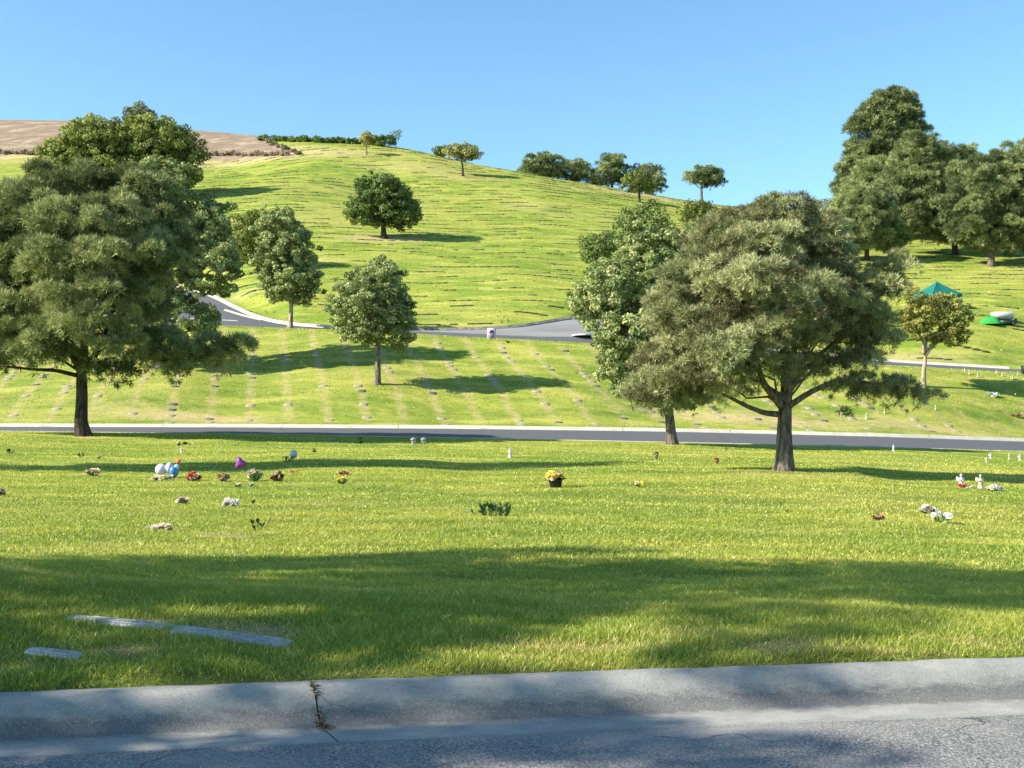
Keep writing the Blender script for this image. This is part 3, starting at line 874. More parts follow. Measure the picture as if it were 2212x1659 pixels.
B_DARK = bark_mat("dark_bark", (.045, .036, .028), (.12, .095, .075))
B_PALE = bark_mat("pale_bark", (.30, .23, .16), (.52, .43, .33), 9, .3, .012)
B_GREY = bark_mat("grey_bark", (.14, .115, .085), (.30, .26, .20), 12, .25, .02)

def unit(n, r):
    v = r.normal(size=(n, 3)); return v / np.linalg.norm(v, axis=1, keepdims=True)

def needles(C, D, TN, r, K, L, w, spread=.75):
    """tufts of thin needles: C centres, D tuft directions, TN tone"""
    n = len(C)
    d = D[:, None, :] * (1.1 - spread) + r.normal(size=(n, K, 3)) * spread * .75
    d /= np.linalg.norm(d, axis=2, keepdims=True) + 1e-9
    l = L * (.65 + .6 * r.random((n, K, 1)))
    s = np.cross(d, r.normal(size=(n, K, 3))); s /= np.linalg.norm(s, axis=2, keepdims=True) + 1e-9
    b = C[:, None, :] + d * l * .04
    tip = C[:, None, :] + d * l
    m = C[:, None, :] + d * l * .5
    V = np.stack([b - s * w * .35, m + s * w * .5, tip, m - s * w * .5], 2).reshape(-1, 3)
    i = np.arange(n * K) * 4
    tone = np.clip(np.repeat(TN, K) + r.normal(0, .10, n * K), 0, 1)
    return V, np.stack([i, i + 1, i + 2, i + 3], 1), np.repeat(tone, 4)

def leaves(C, Nrm, TN, r, L, w):
    n = len(C)
    nn = Nrm + r.normal(size=(n, 3)) * .75
    nn /= np.linalg.norm(nn, axis=1, keepdims=True) + 1e-9
    a = np.cross(nn, r.normal(size=(n, 3))); a /= np.linalg.norm(a, axis=1, keepdims=True) + 1e-9
    a[:, 2] -= .25; a /= np.linalg.norm(a, axis=1, keepdims=True)
    s = np.cross(nn, a); s /= np.linalg.norm(s, axis=1, keepdims=True) + 1e-9
    l = (L * (.65 + .7 * r.random(n)))[:, None]; ww = l * (w / L)
    V = np.stack([C - a * l * .5, C + s * ww * .5 + nn * l * .06, C + a * l * .5 - nn * l * .12, C - s * ww * .5 + nn * l * .06], 1).reshape(-1, 3)
    i = np.arange(n) * 4
    return V, np.stack([i, i + 1, i + 2, i + 3], 1), np.repeat(TN, 4)

def tree(name, label, base, ells, kind, mat, bark, trunk_px, nclump, clump_r, per, leaf, seed, cat="tree", group=None, d=None, K=14, lw=None,
         limbs=14, lean_px=0, top=None, depth=.9, extra=(), shell=.55, fork=None, tone=(.5, .20), pos=None, droop=0.0, trunk_hidden=False, md=None):
    """base: pixel of the trunk foot; ells: crown lobes (px, py, rx, ry[, depth shift in m[, weight]]) seen from the front,
    each grown into a solid lobe as deep as it is wide"""
    if kind == 'leaf' and not name.startswith('shade'): nclump, clump_r, per, md = int(nclump * 1.3), clump_r * .76, int(per * .62), 1.2
    if md is None: md = 1.22 if kind == 'pine' else .95
    r = np.random.default_rng(seed)
    B = Vector(pos) if pos is not None else hit(*base)
    if d is not None:
        x = (base[0] - CX) / F * d; B = Vector((x, d, gz(x, d)))
    sc = F / B.y
    root = empty(name, B); tag(root, label, cat, group)
    E = []
    for e in ells:
        px, py, rx, ry = e[:4]
        dy = e[4] if len(e) > 4 else 0.0
        wt = e[5] if len(e) > 5 else 1.0
        k = (B.y + dy) / B.y
        c = np.array(((px - CX) / F * (B.y + dy) - B.x, dy, H + (YH - py) / F * (B.y + dy) - B.z))
        rr = np.array((rx / sc * k, depth * min(rx, ry * 1.3) / sc * k, ry / sc * k))
        E.append((c, rr, wt * (rr[0] * rr[2]) ** .75))
    w = np.array([e[2] for e in E]); w /= w.sum()
    C, OUT = [], []
    tries = 0
    while len(C) < nclump and tries < nclump * 25:
        tries += 1
        k = r.choice(len(E), p=w); c, rr, _ = E[k]
        u = unit(1, r)[0]
        f = shell + (1 - shell) * r.random() ** .6 + ((.38 if kind == 'pine' else .28) * r.random() if r.random() < .28 else 0)
        p = c + u * rr * f
        deep = False
        for j, (c2, r2, _) in enumerate(E):
            if j != k and np.sum(((p - c2) / r2) ** 2) < .30: deep = True
        if deep and r.random() < .85: continue
        if p[2] < .25: continue
        if C and np.min(np.sum((np.array(C) - p) ** 2, 1)) < (md * clump_r) ** 2: continue
        C.append(p); OUT.append(u)
    C, OUT = np.array(C), np.array(OUT)
    nc = len(C)
    cr = clump_r * (.55 + .8 * r.random(nc))
    ct = np.clip(tone[0] + r.normal(0, tone[1] * (1.0 if tone[1] > .3 else 1.5), nc), 0, 1)  # random clump tones, spread wide to imitate lit and shaded boughs
    npc = np.maximum(6, (per * (cr / clump_r) ** 2).astype(int))
    ci = np.repeat(np.arange(nc), npc)
    U = unit(len(ci), r)
    rad = .35 + .65 * r.random(len(ci)) ** .5
    if kind == 'pine':
        U[:, 2] = np.where(r.random(len(ci)) < .75, np.abs(U[:, 2]), U[:, 2]); rad = .62 + .42 * r.random(len(ci))
    sq = np.array((1.0, 1.0, .72))
    pts = C[ci] + U * rad[:, None] * cr[ci][:, None] * sq
    pts[:, 2] -= droop * np.maximum(0, -U[:, 2]) * cr[ci]
    tn = np.clip(ct[ci] + r.normal(0, .12, len(ci)), 0, 1)
    if kind == 'pine':
        D = U * .75 + OUT[ci] * .45 + np.array((0, 0, .40)); D /= np.linalg.norm(D, axis=1, keepdims=True) + 1e-9
        V, Q, T = needles(pts, D, np.clip(tn + r.normal(0, .12, len(tn)), 0, 1), r, K, leaf, lw or leaf * .1, .62)
    else:
        Nn = U * .8 + OUT[ci] * .3 + np.array((0, 0, .35))
        V, Q, T = leaves(pts, Nn, tn, r, leaf, lw or leaf * .55)
    crown = obj("crown", mesh_np("crown", V, Q, {"tone": T}), mat, root)
    # trunk and limbs
    R0 = trunk_px / sc / 2
    zt = max(C[:, 2]) if top is None else (H + (YH - top) / F * B.y - B.z)
    low = np.percentile(C[:, 2], 4)
    m = MB()
    n = 16
    zz = np.linspace(0, zt * .88, n)
    tx = (lean_px / sc) * (zz / zz[-1]) + np.cumsum(r.normal(0, R0 * .10, n)) * (zz > .3); ty = np.cumsum(r.normal(0, R0 * .10, n)) * (zz > .3)
    cc = E[0][0]
    if lean_px == 0:
        tgt = np.average([e[0] for e in E], axis=0, weights=w)
        tx = tx + (tgt[0] * .6) * np.clip((zz - low * .8) / (zt - low * .8 + 1e-6), 0, 1)
    path = np.stack([tx, ty, zz], 1)
    fl = R0 * (1 - .80 * (zz / zz[-1]) ** .8) + R0 * .45 * np.exp(-zz / (R0 * 1.6 + .05))
    path[0, 2] = -.15
    # extra rings near the foot so that the flare is round
    zi = np.concatenate([[-.15, 0, R0 * .5, R0 * 1.2, R0 * 2.5], zz[1:][zz[1:] > R0 * 3]])
    path = np.stack([np.interp(zi, zz, tx), np.interp(zi, zz, ty), zi], 1)
    fl = np.maximum(R0 * (1 - .85 * (np.clip(zi, 0, None) / zz[-1]) ** 1.25), R0 * .1) + R0 * .50 * np.exp(-np.clip(zi, 0, None) / (R0 * 1.1 + .03))
    m.tube(path, fl, 12 if trunk_px > 12 else 7)
    tp = lambda z: np.array((np.interp(z, zi, path[:, 0]), np.interp(z, zi, path[:, 1]), z))
    pick = r.permutation(nc)[:limbs]
    for i in pick:
        c = C[i]
        z0 = np.clip(c[2] - .55 * np.hypot(c[0], c[1]) - .1 * zt, low * .75 + .05 * r.random() * zt, zt * .8)
        a = tp(z0)
        q = np.linspace(0, 1, 7)[:, None]
        mid = np.array((0, 0, .12 * np.linalg.norm(c - a)))
        pth = a + (c - a) * q + mid * np.sin(q * math.pi) * (r.random() - .35) + r.normal(0, .035 * np.linalg.norm(c - a), (7, 3)) * np.sin(q * math.pi)
        rb = R0 * (.16 + .26 * r.random()) * (1 - .5 * z0 / zt)
        m.tube(pth, rb * (1 - .78 * q[:, 0]), 6, None, False)
    for ex in extra:                      # limbs that the photo shows: list of pixels (px, py, depth shift), start and end radius in px
        pix, ra, rb = ex
        pth = np.array([((px - CX) / F * (B.y + dy) - B.x, dy, H + (YH - py) / F * (B.y + dy) - B.z) for px, py, dy in pix])
        tt = np.linspace(0, 1, 4 * len(pth)); s0 = np.linspace(0, 1, len(pth))
        pth = np.stack([np.interp(tt, s0, pth[:, i]) for i in range(3)], 1)
        pth[1:-1] = (pth[:-2] + 2 * pth[1:-1] + pth[2:]) / 4
        m.tube(pth, np.linspace(ra / sc, rb / sc, len(pth)), 8)
    m.build("trunk", bark, root)
    return root

G_BG = "trees on the hillside"
# --- the two big pines of the near lawn
tree("pine_tree", "large dark pine with drooping clumped boughs at the left, standing by the road's near edge", (180, 942),
     [(110, 420, 50, 36, .2), (200, 405, 60, 36, .4), (290, 420, 60, 40, .5), (50, 470, 60, 45, .1), (150, 480, 60, 45, -.8), (250, 480, 60, 45, -.9), (340, 470, 45, 45, .4), (-30, 500, 60, 60, 0), (20, 560, 60, 50, 0),
      (110, 560, 60, 45, -1.2), (200, 570, 60, 45, -1.5), (300, 560, 60, 50, -.8), (370, 540, 36, 45, .4), (50, 650, 60, 50, -.4), (140, 640, 55, 45, -1.5), (230, 650, 60, 45, -1.6), (310, 650, 40, 42, -.7), (-40, 640, 60, 60, 0),
      (30, 740, 65, 38, -.5), (120, 720, 60, 40, -1.5), (210, 725, 55, 38, -1.6), (275, 730, 40, 32, -1), (90, 765, 50, 22, -1), (-60, 760, 60, 40, 0), (350, 760, 50, 28, .2), (420, 765, 55, 28, .3), (480, 755, 45, 24, .3), (513, 738, 18, 18, .3),
      (380, 790, 50, 18, .2), (240, 785, 35, 20, -.9, .7), (100, 500, 90, 70, 2.2), (250, 520, 90, 70, 2.4), (180, 620, 110, 70, 2.6), (60, 650, 90, 60, 2.4), (300, 640, 60, 55, 2.0)],
     'pine', M_PINE, B_DARK, 27, 430, .54, 66, .27, 101, K=18, lw=.026, limbs=22, lean_px=-8, top=430, shell=.62, tone=(.55, .34), md=1.22,
     extra=[([(176, 805, 0), (150, 755, -.2), (120, 700, -.5), (80, 660, -.9)], 9, 3), ([(184, 800, 0), (215, 750, -.4), (240, 690, -.9), (250, 640, -1.2)], 9, 3),
            ([(182, 800, 0), (183, 740, 0), (175, 660, .3), (190, 560, .4)], 10, 4), ([(170, 812, 0), (120, 800, -.5), (70, 798, -.9), (0, 790, -1.2)], 5, 2),
            ([(190, 800, 0), (225, 775, -.3), (248, 772, -.4), (250, 800, -.5)], 3.5, 1.5)])
tree("pine_tree", "rugged pine with long bare lower limbs reaching out both ways, nearest tree at right", (1693, 1018),
     [(1600, 490, 55, 34, .3), (1680, 470, 60, 34, .5), (1640, 500, 60, 40, .9), (1720, 510, 60, 40, 1.0), (1750, 490, 55, 36, .4), (1790, 520, 35, 30, .3), (1540, 530, 45, 38, .2), (1650, 540, 70, 40, -.5), (1500, 610, 55, 50, 0), (1570, 620, 60, 45, -.6), (1470, 690, 60, 55, .1), (1540, 710, 65, 50, -.7),
      (1740, 635, 70, 38, -.8), (1650, 640, 50, 35, -1.0), (1800, 570, 30, 26, .2), (1840, 655, 50, 40, .3), (1868, 700, 50, 42, .4), (1905, 620, 32, 28, .4), (1945, 568, 24, 24, .5), (1890, 748, 36, 26, .3), (1850, 765, 45, 24, .2),
      (1430, 800, 55, 45, .2), (1500, 810, 60, 45, -.3), (1400, 850, 42, 25, .3), (1560, 850, 50, 25, -.4), (1470, 860, 50, 20, 0), (1590, 780, 50, 35, -.9), (1660, 720, 55, 40, -1.1), (1730, 720, 50, 35, -.5), (1790, 700, 40, 35, .1), (1690, 790, 28, 25, -.6), (1620, 830, 25, 15, -.4),
      (1600, 560, 70, 50, 2.0), (1750, 580, 75, 55, 1.8), (1520, 700, 70, 60, 1.6), (1840, 680, 60, 50, 1.5), (1650, 700, 80, 50, 2.0), (1640, 600, 50, 34, -1.9), (1560, 750, 45, 32, -1.8), (1720, 670, 42, 32, -1.8),
      (1960, 850, 55, 20, .2, .9), (1890, 835, 60, 20, .1, .8), (1815, 850, 30, 14, .0, .4), (2005, 855, 25, 16, .2, .5), (1820, 885, 12, 18, .0, .3), (1770, 790, 35, 20, .1, .4)],
     'pine', M_PINE_B, B_PINE, 36, 560, .30, 46, .155, 102, K=18, lw=.0145, limbs=18, lean_px=2, top=520, shell=.58, tone=(.5, .34), md=1.15,
     extra=[([(1706, 876, 0), (1745, 850, -.1), (1790, 828, -.2), (1840, 824, 0), (1890, 828, .1), (1960, 838, .2)], 7, 2.2), ([(1682, 895, 0), (1650, 892, -.1), (1610, 876, -.2), (1560, 850, -.3), (1500, 830, -.3)], 7, 2),
            ([(1690, 880, 0), (1650, 830, -.4), (1630, 770, -.7), (1600, 700, -.9)], 9, 3), ([(1696, 870, 0), (1710, 790, .1), (1720, 700, .2), (1700, 600, .4)], 12, 4), ([(1700, 850, 0), (1735, 800, .2), (1800, 740, .4), (1860, 690, .5)], 7, 2.5)])
# --- leafy tree leaning left behind it
tree("leafy_tree", "tall olive green leafy tree leaning left, directly left of the long limbed pine", (1452, 960),
     [(1400, 545, 75, 55, .3), (1350, 620, 90, 75, -.3), (1440, 640, 100, 95, .5), (1300, 650, 70, 50, .3), (1370, 720, 100, 70, -.8), (1450, 760, 100, 80, -.2), (1380, 800, 80, 55, -.6), (1470, 540, 60, 45, .4), (1460, 850, 75, 35, .2), (1520, 650, 70, 90, .6), (1345, 850, 35, 18, -.4, .5)],
     'leaf', M_LEAF, B_PINE, 21, 620, .36, 150, .15, 103, limbs=22, lean_px=-40, shell=.5)
# --- left group: leafy trees behind the dark pine
tree("leafy_tree", "bright leafy tree mostly hidden behind the large dark pine at left", (345, 793),
     [(345, 385, 70, 42, 0), (450, 480, 48, 60, .3), (300, 470, 90, 80, .3), (455, 585, 62, 55, -.5), (340, 570, 100, 90, 0), (390, 690, 75, 55, -.4), (280, 680, 70, 60, 0), (440, 690, 25, 25, -.3), (470, 545, 38, 45, 0)],
     'leaf', M_LEAF, B_GREY, 22, 420, .5, 140, .22, 104, limbs=14)
tree("rounded_tree", "wide rounded yellow green tree above the dark pine, left of a similar one", (190, 432),
     [(205, 310, 60, 48), (150, 345, 55, 45), (240, 350, 60, 60), (120, 385, 45, 40), (190, 390, 70, 45)], 'leaf', M_GREEN, B_GREY, 12, 330, 1.1, 150, .40, 105, limbs=6, tone=(.60, .2))
tree("rounded_tree", "domed yellow green tree on the hill, right of a similar one above the dark pine", (335, 427),
     [(320, 310, 80, 50), (275, 350, 60, 50), (370, 320, 50, 42), (415, 325, 24, 32), (340, 370, 80, 45), (405, 350, 28, 30)], 'leaf', M_GREEN, B_GREY, 12, 330, 1.1, 150, .40, 106, limbs=6, tone=(.60, .2))
tree("bushy_tree", "small dark bushy tree on the brown hilltop at upper left", (302, 279), [(300, 250, 27, 21), (315, 244, 14, 12), (290, 262, 18, 14)], 'leaf', M_GREYL, B_GREY, 4, 70, .9, 90, .42, 107, limbs=4)
tree("narrow_tree", "tall narrow olive tree on the verge of the upper road, left of centre", (627, 707),
     [(600, 490, 45, 42), (620, 540, 62, 50), (625, 600, 66, 45), (600, 500, 30, 30), (640, 625, 50, 28), (585, 560, 32, 45), (660, 580, 30, 40), (598, 635, 22, 18)], 'leaf', M_LEAF, B_PALE, 10, 300, .42, 120, .19, 108, limbs=10, shell=.4)
tree("bushy_tree", "darker green bushy tree behind the tall narrow olive tree", (558, 589), [(548, 505, 42, 45), (535, 540, 32, 30), (570, 490, 30, 30)], 'leaf', M_GREEN, B_GREY, 9, 120, .65, 90, .26, 109, limbs=5, tone=(.2, .15))
tree("small_leafy_tree", "round leafy tree with grey brown trunk in the lawn between the roads", (815, 830),
     [(800, 640, 70, 55), (825, 600, 40, 38), (760, 670, 45, 45), (840, 680, 50, 55), (800, 700, 70, 40), (860, 710, 34, 40), (850, 660, 35, 45)], 'leaf', M_LEAF, B_GREY, 13, 320, .38, 120, .155, 110, limbs=14, shell=.45)
tree("spreading_tree", "broad dark green spreading tree alone in the middle of the hillside", (830, 515),
     [(820, 420, 50, 40), (790, 450, 42, 28), (850, 445, 45, 40), (870, 465, 35, 24), (800, 462, 48, 22), (835, 390, 22, 14)], 'leaf', M_OAK, B_DARK, 12, 260, .62, 110, .27, 111, limbs=10, shell=.5, tone=(.6, .2))
tree("umbrella_tree", "small yellowish umbrella shaped tree near the hill crest", (1000, 380), [(998, 328, 34, 14), (985, 326, 20, 14), (1015, 330, 20, 16)], 'leaf', M_YELL, B_DARK, 5.5, 60, .62, 70, .30, 112, limbs=9, shell=.4)
tree("round_bush", "round dark green bush peeking over the crest behind the umbrella tree", (952, 338), [(952, 327, 14, 10)], 'leaf', M_OAK, B_DARK, 4, 26, .6, 60, .35, 113, limbs=3)
tree("sapling", "small thin tree in front of the hedge on the hilltop", (792, 335), [(793, 300, 15, 13), (797, 294, 9, 9)], 'leaf', M_YELL, B_GREY, 3, 24, .55, 55, .32, 114, limbs=4)
tree("sapling", "wispy grey green sapling at the right end of the hilltop hedge", (855, 318), [(858, 288, 12, 9), (852, 296, 8, 8)], 'leaf', M_GREYL, B_GREY, 2, 14, .5, 28, .26, 115, limbs=6, shell=.3)
G_CR = "dark pines along the skyline"
def crest_base(px, py, dd): return ((px - CX) / F * dd, dd, float(base_z((px - CX) / F * dd, dd)[0]))
def ctree(name, label, px, py_e, dd, ells, *a, **k):
    return tree(name, label, None, ells, *a, pos=crest_base(px, py_e, dd), **k)
ctree("domed_pine", "dense domed dark pine on the skyline, leftmost of the crest group", 1172, 400, 200, [(1170, 362, 36, 24), (1150, 370, 20, 14), (1195, 362, 18, 22)], 'pine', M_PINE_F, B_DARK, 5, 105, .85, 30, .55, 116, K=9, lw=0.090, limbs=5)
ctree("domed_pine", "low rounded dark pine on the skyline, beside the leftmost domed one", 1240, 410, 200, [(1240, 374, 30, 18), (1230, 366, 18, 14), (1258, 378, 14, 14)], 'pine', M_PINE_F, B_DARK, 5, 75, .85, 30, .55, 117, K=9, lw=0.090, limbs=5)
ctree("crest_pine", "airy dark pine with a pointed top on the skyline, left of the bright round tree", 1322, 410, 200, [(1322, 364, 24, 22), (1300, 385, 24, 16), (1345, 380, 20, 18), (1328, 352, 12, 12)], 'pine', M_PINE_F, B_DARK, 5, 90, .85, 30, .55, 118, K=9, lw=0.090, limbs=8)
ctree("crest_pine", "dark bushy pine half hidden behind the bright round tree on the crest", 1400, 425, 200, [(1400, 392, 28, 24), (1375, 372, 16, 14), (1418, 405, 14, 14)], 'pine', M_PINE_F, B_DARK, 5, 69, .85, 30, .55, 119, K=9, lw=0.090, limbs=5)
tree("small_round_tree", "bright green round tree standing on dry grass before the crest pines", (1381, 437), [(1375, 390, 26, 24), (1362, 400, 16, 14), (1395, 398, 18, 16)], 'leaf', M_GREEN, B_DARK, 5.5, 55, .62, 65, .32, 120, limbs=6, tone=(.3, .15))
ctree("umbrella_pine", "lone umbrella pine with bare trunk on the skyline", 1516, 432, 190, [(1520, 384, 34, 16), (1500, 388, 20, 12), (1545, 392, 17, 12), (1520, 374, 22, 10)], 'pine', M_PINE_F, B_GREY, 7, 105, .7, 30, .5, 121, K=9, lw=0.083, limbs=12, shell=.4)
tree("small_round_tree", "round green tree with whitened trunk on the slope below the umbrella pine", (1498, 505), [(1505, 455, 34, 20), (1490, 465, 20, 16), (1525, 462, 18, 16)], 'leaf', M_GREEN, B_PALE, 7, 70, .62, 65, .30, 122, limbs=6, tone=(.3, .15))
tree("dark_round_tree", "dense dark green tree rising behind the leaning olive tree", (1388, 585), [(1390, 480, 55, 34), (1350, 505, 28, 35), (1420, 490, 28, 30), (1390, 520, 50, 30)], 'leaf', M_OAK, B_DARK, 11, 110, .62, 75, .25, 123, limbs=6)
tree("small_leafy_tree", "small dark leafy tree with pale trunk just left of the leaning olive tree", (1296, 597), [(1292, 535, 36, 30), (1280, 550, 24, 22), (1305, 545, 24, 24)], 'leaf', M_OAK, B_PALE, 7, 80, .5, 70, .22, 124, limbs=7, tone=(.6, .2))
# --- right slope
tree("forked_tree", "slender leafy tree with a pale forked trunk at right, below the green canopy", (1994, 835),
     [(2015, 664, 48, 26), (1985, 690, 42, 38), (2055, 680, 38, 40), (2020, 710, 58, 30), (2062, 722, 28, 26), (1962, 700, 18, 30), (1978, 642, 24, 18), (2038, 652, 30, 16)], 'leaf', M_YELL, B_PALE, 11, 150, .36, 110, .15, 125, limbs=14, shell=.45, tone=(.3, .2), top=690, lean_px=5,
     extra=[([(1997, 765, 0), (1994, 740, -.1), (1985, 710, -.2), (1980, 680, -.2)], 4, 1.5), ([(1999, 768, 0), (2018, 742, .1), (2040, 715, .2), (2055, 690, .3)], 4, 1.5)])
tree("tall_pine", "tallest pine on the right skyline, with tiered boughs and rounded top", None,
     [(1925, 232, 45, 26), (1900, 262, 40, 24), (1955, 262, 28, 30), (1925, 292, 60, 22), (1848, 272, 14, 12), (1870, 282, 20, 12), (1980, 300, 10, 14), (1905, 325, 62, 20), (1850, 314, 18, 8), (1965, 330, 22, 20), (1895, 368, 66, 24), (1835, 360, 14, 20), (1960, 372, 30, 24), (1850, 408, 36, 26), (1910, 415, 50, 30)], 'pine', M_PINE_F, B_DARK, 18, 729, 0.78, 32, 0.67, 126, K=14, lw=0.075, limbs=20, pos=crest_base(1905, 480, 158), shell=.45)
tree("pine_tree", "bushy lighter pine at the foot of the tallest pine, beside the curving road", None, [(1850, 440, 40, 37), (1875, 400, 37, 44), (1900, 460, 44, 44)], 'pine', M_PINE_F, B_DARK, 10, 210, 0.67, 32, 0.56, 127, K=14, lw=0.059, limbs=8, pos=crest_base(1860, 510, 145), tone=(.65, .18))
tree("pine_tree", "dark short pine standing alone on the slope, leftmost pine with a visible trunk", (1873, 563), [(1875, 470, 46, 44), (1900, 500, 44, 29), (1850, 500, 42, 33), (1880, 440, 33, 28), (1920, 520, 33, 18), (1835, 520, 24, 20)], 'pine', M_PINE_F, B_DARK, 10, 359, 0.47, 32, 0.46, 128, K=14, lw=0.048, limbs=14, tone=(.60, .2))
tree("pine_tree", "wide grey green pine in the middle of the right hand pine group", (2063, 550), [(1985, 350, 55, 50), (2010, 400, 66, 55), (1960, 410, 55, 50), (2040, 370, 55, 44), (2050, 440, 66, 55), (1990, 460, 55, 44), (2080, 410, 44, 55), (2040, 500, 50, 26), (2085, 345, 28, 24)], 'pine', M_PINE_F, B_DARK, 12, 592, 0.58, 32, 0.48, 129, K=14, lw=0.050, limbs=18, tone=(.55, .18))
tree("pine_tree", "grey barked pine with drooping boughs, nearest pine at the right edge", (2140, 575), [(2140, 400, 61, 55), (2180, 440, 66, 66), (2110, 450, 55, 50), (2150, 500, 77, 37), (2090, 490, 33, 33), (2210, 490, 55, 50), (2130, 365, 33, 24), (2150, 530, 33, 15), (2215, 400, 44, 44)], 'pine', M_PINE_F, B_PINE, 13, 592, 0.53, 32, 0.46, 130, K=14, lw=0.048, limbs=18, tone=(.45, .18))
tree("pine_tree", "lighter green pine cut by the right edge of the picture, behind the nearest one", None, [(2205, 365, 55, 44), (2240, 420, 77, 66), (2260, 360, 55, 55)], 'pine', M_PINE_F, B_DARK, 12, 275, 0.67, 32, 0.56, 131, K=14, lw=0.059, limbs=8, pos=crest_base(2225, 520, 140), tone=(.7, .15))
tree("round_bush", "low olive bush beside the curving road on the right skyline", None, [(1786, 440, 26, 10), (1775, 442, 16, 8)], 'leaf', M_YELL, B_GREY, 3, 26, .8, 60, .35, 132, limbs=3, pos=crest_base(1786, 452, 206), tone=(.2, .15))

# --- trees just outside the left edge; their shade lies across the lawn, the kerb and the road
def shade(name, label, x, y, h, rx, zc, rz_, seed, kind='pine', n=200, cr=.55, per=60, leaf=.16, ry=None, holes=.45):
    z = gz(x, y) if y > 4.6 else 0.0
    px, py = PIX((x, y, z + zc)); s_ = F / y
    ell = [(px, py, rx * s_, rz_ * s_)]
    return tree(name, label, None, ell, 'leaf', M_OAK, B_GREY, .36 * s_, n, cr, per, leaf, seed, pos=(x, y, z), limbs=12, shell=holes, depth=(ry or rx) / rx * rx / min(rx, rz_ * 1.3))
shade("shade_tree", "tall leafy tree beyond the left edge, shading the strip with the flower row", -19.6, 25.0, 14.4, 3.8, 9.3, 4.6, 201, n=150, cr=.7, per=150, leaf=.2, ry=1.5)
shade("shade_tree", "leafy tree outside the left edge, behind the mounded bank by the kerb", -9.8, 6.5, 8, 2.4, 5.6, 1.9, 202, n=19, cr=.58, per=300, leaf=.13, holes=.1)
shade("shade_tree", "taller leafy tree outside the left edge, farther along the kerb bank", -13.8, 4.7, 11, 3.0, 8.8, 2.0, 203, n=19, cr=.6, per=300, leaf=.14, holes=.1)
shade("shade_tree", "tallest leafy tree outside the left edge, where the kerb bends away", -16.6, 2.6, 15.5, 2.8, 13.0, 1.7, 206, n=24, cr=.62, per=320, leaf=.15, holes=.1, ry=1.6)
shade("shade_tree", "leafy tree outside the left edge, close to the bend of the kerb", -8.6, 3.4, 8, 2.0, 5.0, 1.6, 204, n=9, cr=.48, per=260, leaf=.13, holes=.1)
shade("shade_tree", "thin leafy tree outside the left edge, by the bend of the kerb", -12.6, 1.9, 9, 2.6, 7.2, 2.0, 205, n=46, cr=.5, per=260, leaf=.13, holes=.1)
# ------------------------------------------------------------------ hedge and dry brush on the hilltop
def shrub(name, label, px, py, w, h, mat, seed, n=14, cr=.5, per=45, leaf=.32, group=None, spikes=0, cat="shrub"):
    r = np.random.default_rng(seed)
    b = hit(px, py); sc = F / b.y
    root = empty(name, b); tag(root, label, cat, group)
    C = np.stack([r.uniform(-.5, .5, n) * w / sc, r.uniform(-.4, .4, n) * w / sc, r.uniform(.15, .85, n) * h / sc], 1)
    ci = np.repeat(np.arange(n), per); U = unit(len(ci), r)
    pts = C[ci] + U * (cr * (.3 + .7 * r.random(len(ci))))[:, None] * np.array((1, 1, .7))
    pts[:, 2] = np.abs(pts[:, 2])
    V, Q, T = leaves(pts, U, np.clip(r.normal(.5, .25, len(ci)), 0, 1), r, leaf, leaf * .5)
    obj("foliage", mesh_np("foliage", V, Q, {"tone": T}), mat, root)
    m = MB()
    for k in range(4 + spikes):
        c = C[k % n]; t_ = c * np.array((1, 1, 1.0)) + np.array((r.normal(0, .1), 0, (.5 + .8 * r.random()) if k >= 4 else 0))
        m.tube(np.array([(c[0] * .3, c[1] * .3, -.05), c * .6, t_]), [.05, .035, .012], 5)
    m.build("stems", B_GREY, root)
    return root
r7 = np.random.default_rng(70)
for k in range(15):
    px = 568 + k * 17.5
    py = 303 + (px - 560) * .036 + r7.normal(0, .6)
    shrub("hedge_shrub", "dark green clipped shrub in the hilltop hedge line", px, py, 24, 11 + r7.normal(0, 1.5), M_OAK, 300 + k, n=13, cr=.5, per=55, group="shrubs of the hilltop hedge", spikes=3 if k % 3 == 0 else 1)
shrub("large_bush", "large dark bush at the right end of the hilltop hedge, before the wispy sapling", 832, 317, 40, 26, M_OAK, 330, n=30, cr=.65, per=70, cat="bush")
shrub("large_bush", "dark bush filling the hedge just left of the largest bush, by the thin tree", 806, 314, 22, 17, M_OAK, 331, n=16, cr=.6, per=60, cat="bush")
for k in range(14):
    px = 425 + k * 15 + r7.normal(0, 3)
    shrub("dry_shrub", "low brown dry shrub at the foot of the bare hill, right of the trees", px, 336 + r7.normal(0, 1.2) - max(0, px - 590) * .05, 16, 9 + r7.normal(0, 1.5), M_BRUSH, 340 + k, n=9, cr=.42, per=40, group="dry shrubs right of the rounded trees", leaf=.28, spikes=2)
for k in range(8):
    px = 4 + k * 12 + r7.normal(0, 2)
    shrub("dry_shrub", "low brown dry shrub at the foot of the bare hill, far left", px, 333 + r7.normal(0, 1), 14, 9 + r7.normal(0, 1.2), M_BRUSH, 360 + k, n=8, cr=.42, per=40, group="dry shrubs at the far left", leaf=.28, spikes=2)
for k in range(7):
    px, py = 566 + k * 13, 304 + k * 5
    shrub("dry_shrub", "dark brown shrub on the corner between bare hill and green slope", px, py, 15, 8, M_BRUSH if k % 2 else M_GREYL, 380 + k, n=8, cr=.42, per=40, group="shrubs at the corner of the bare hill", leaf=.28)

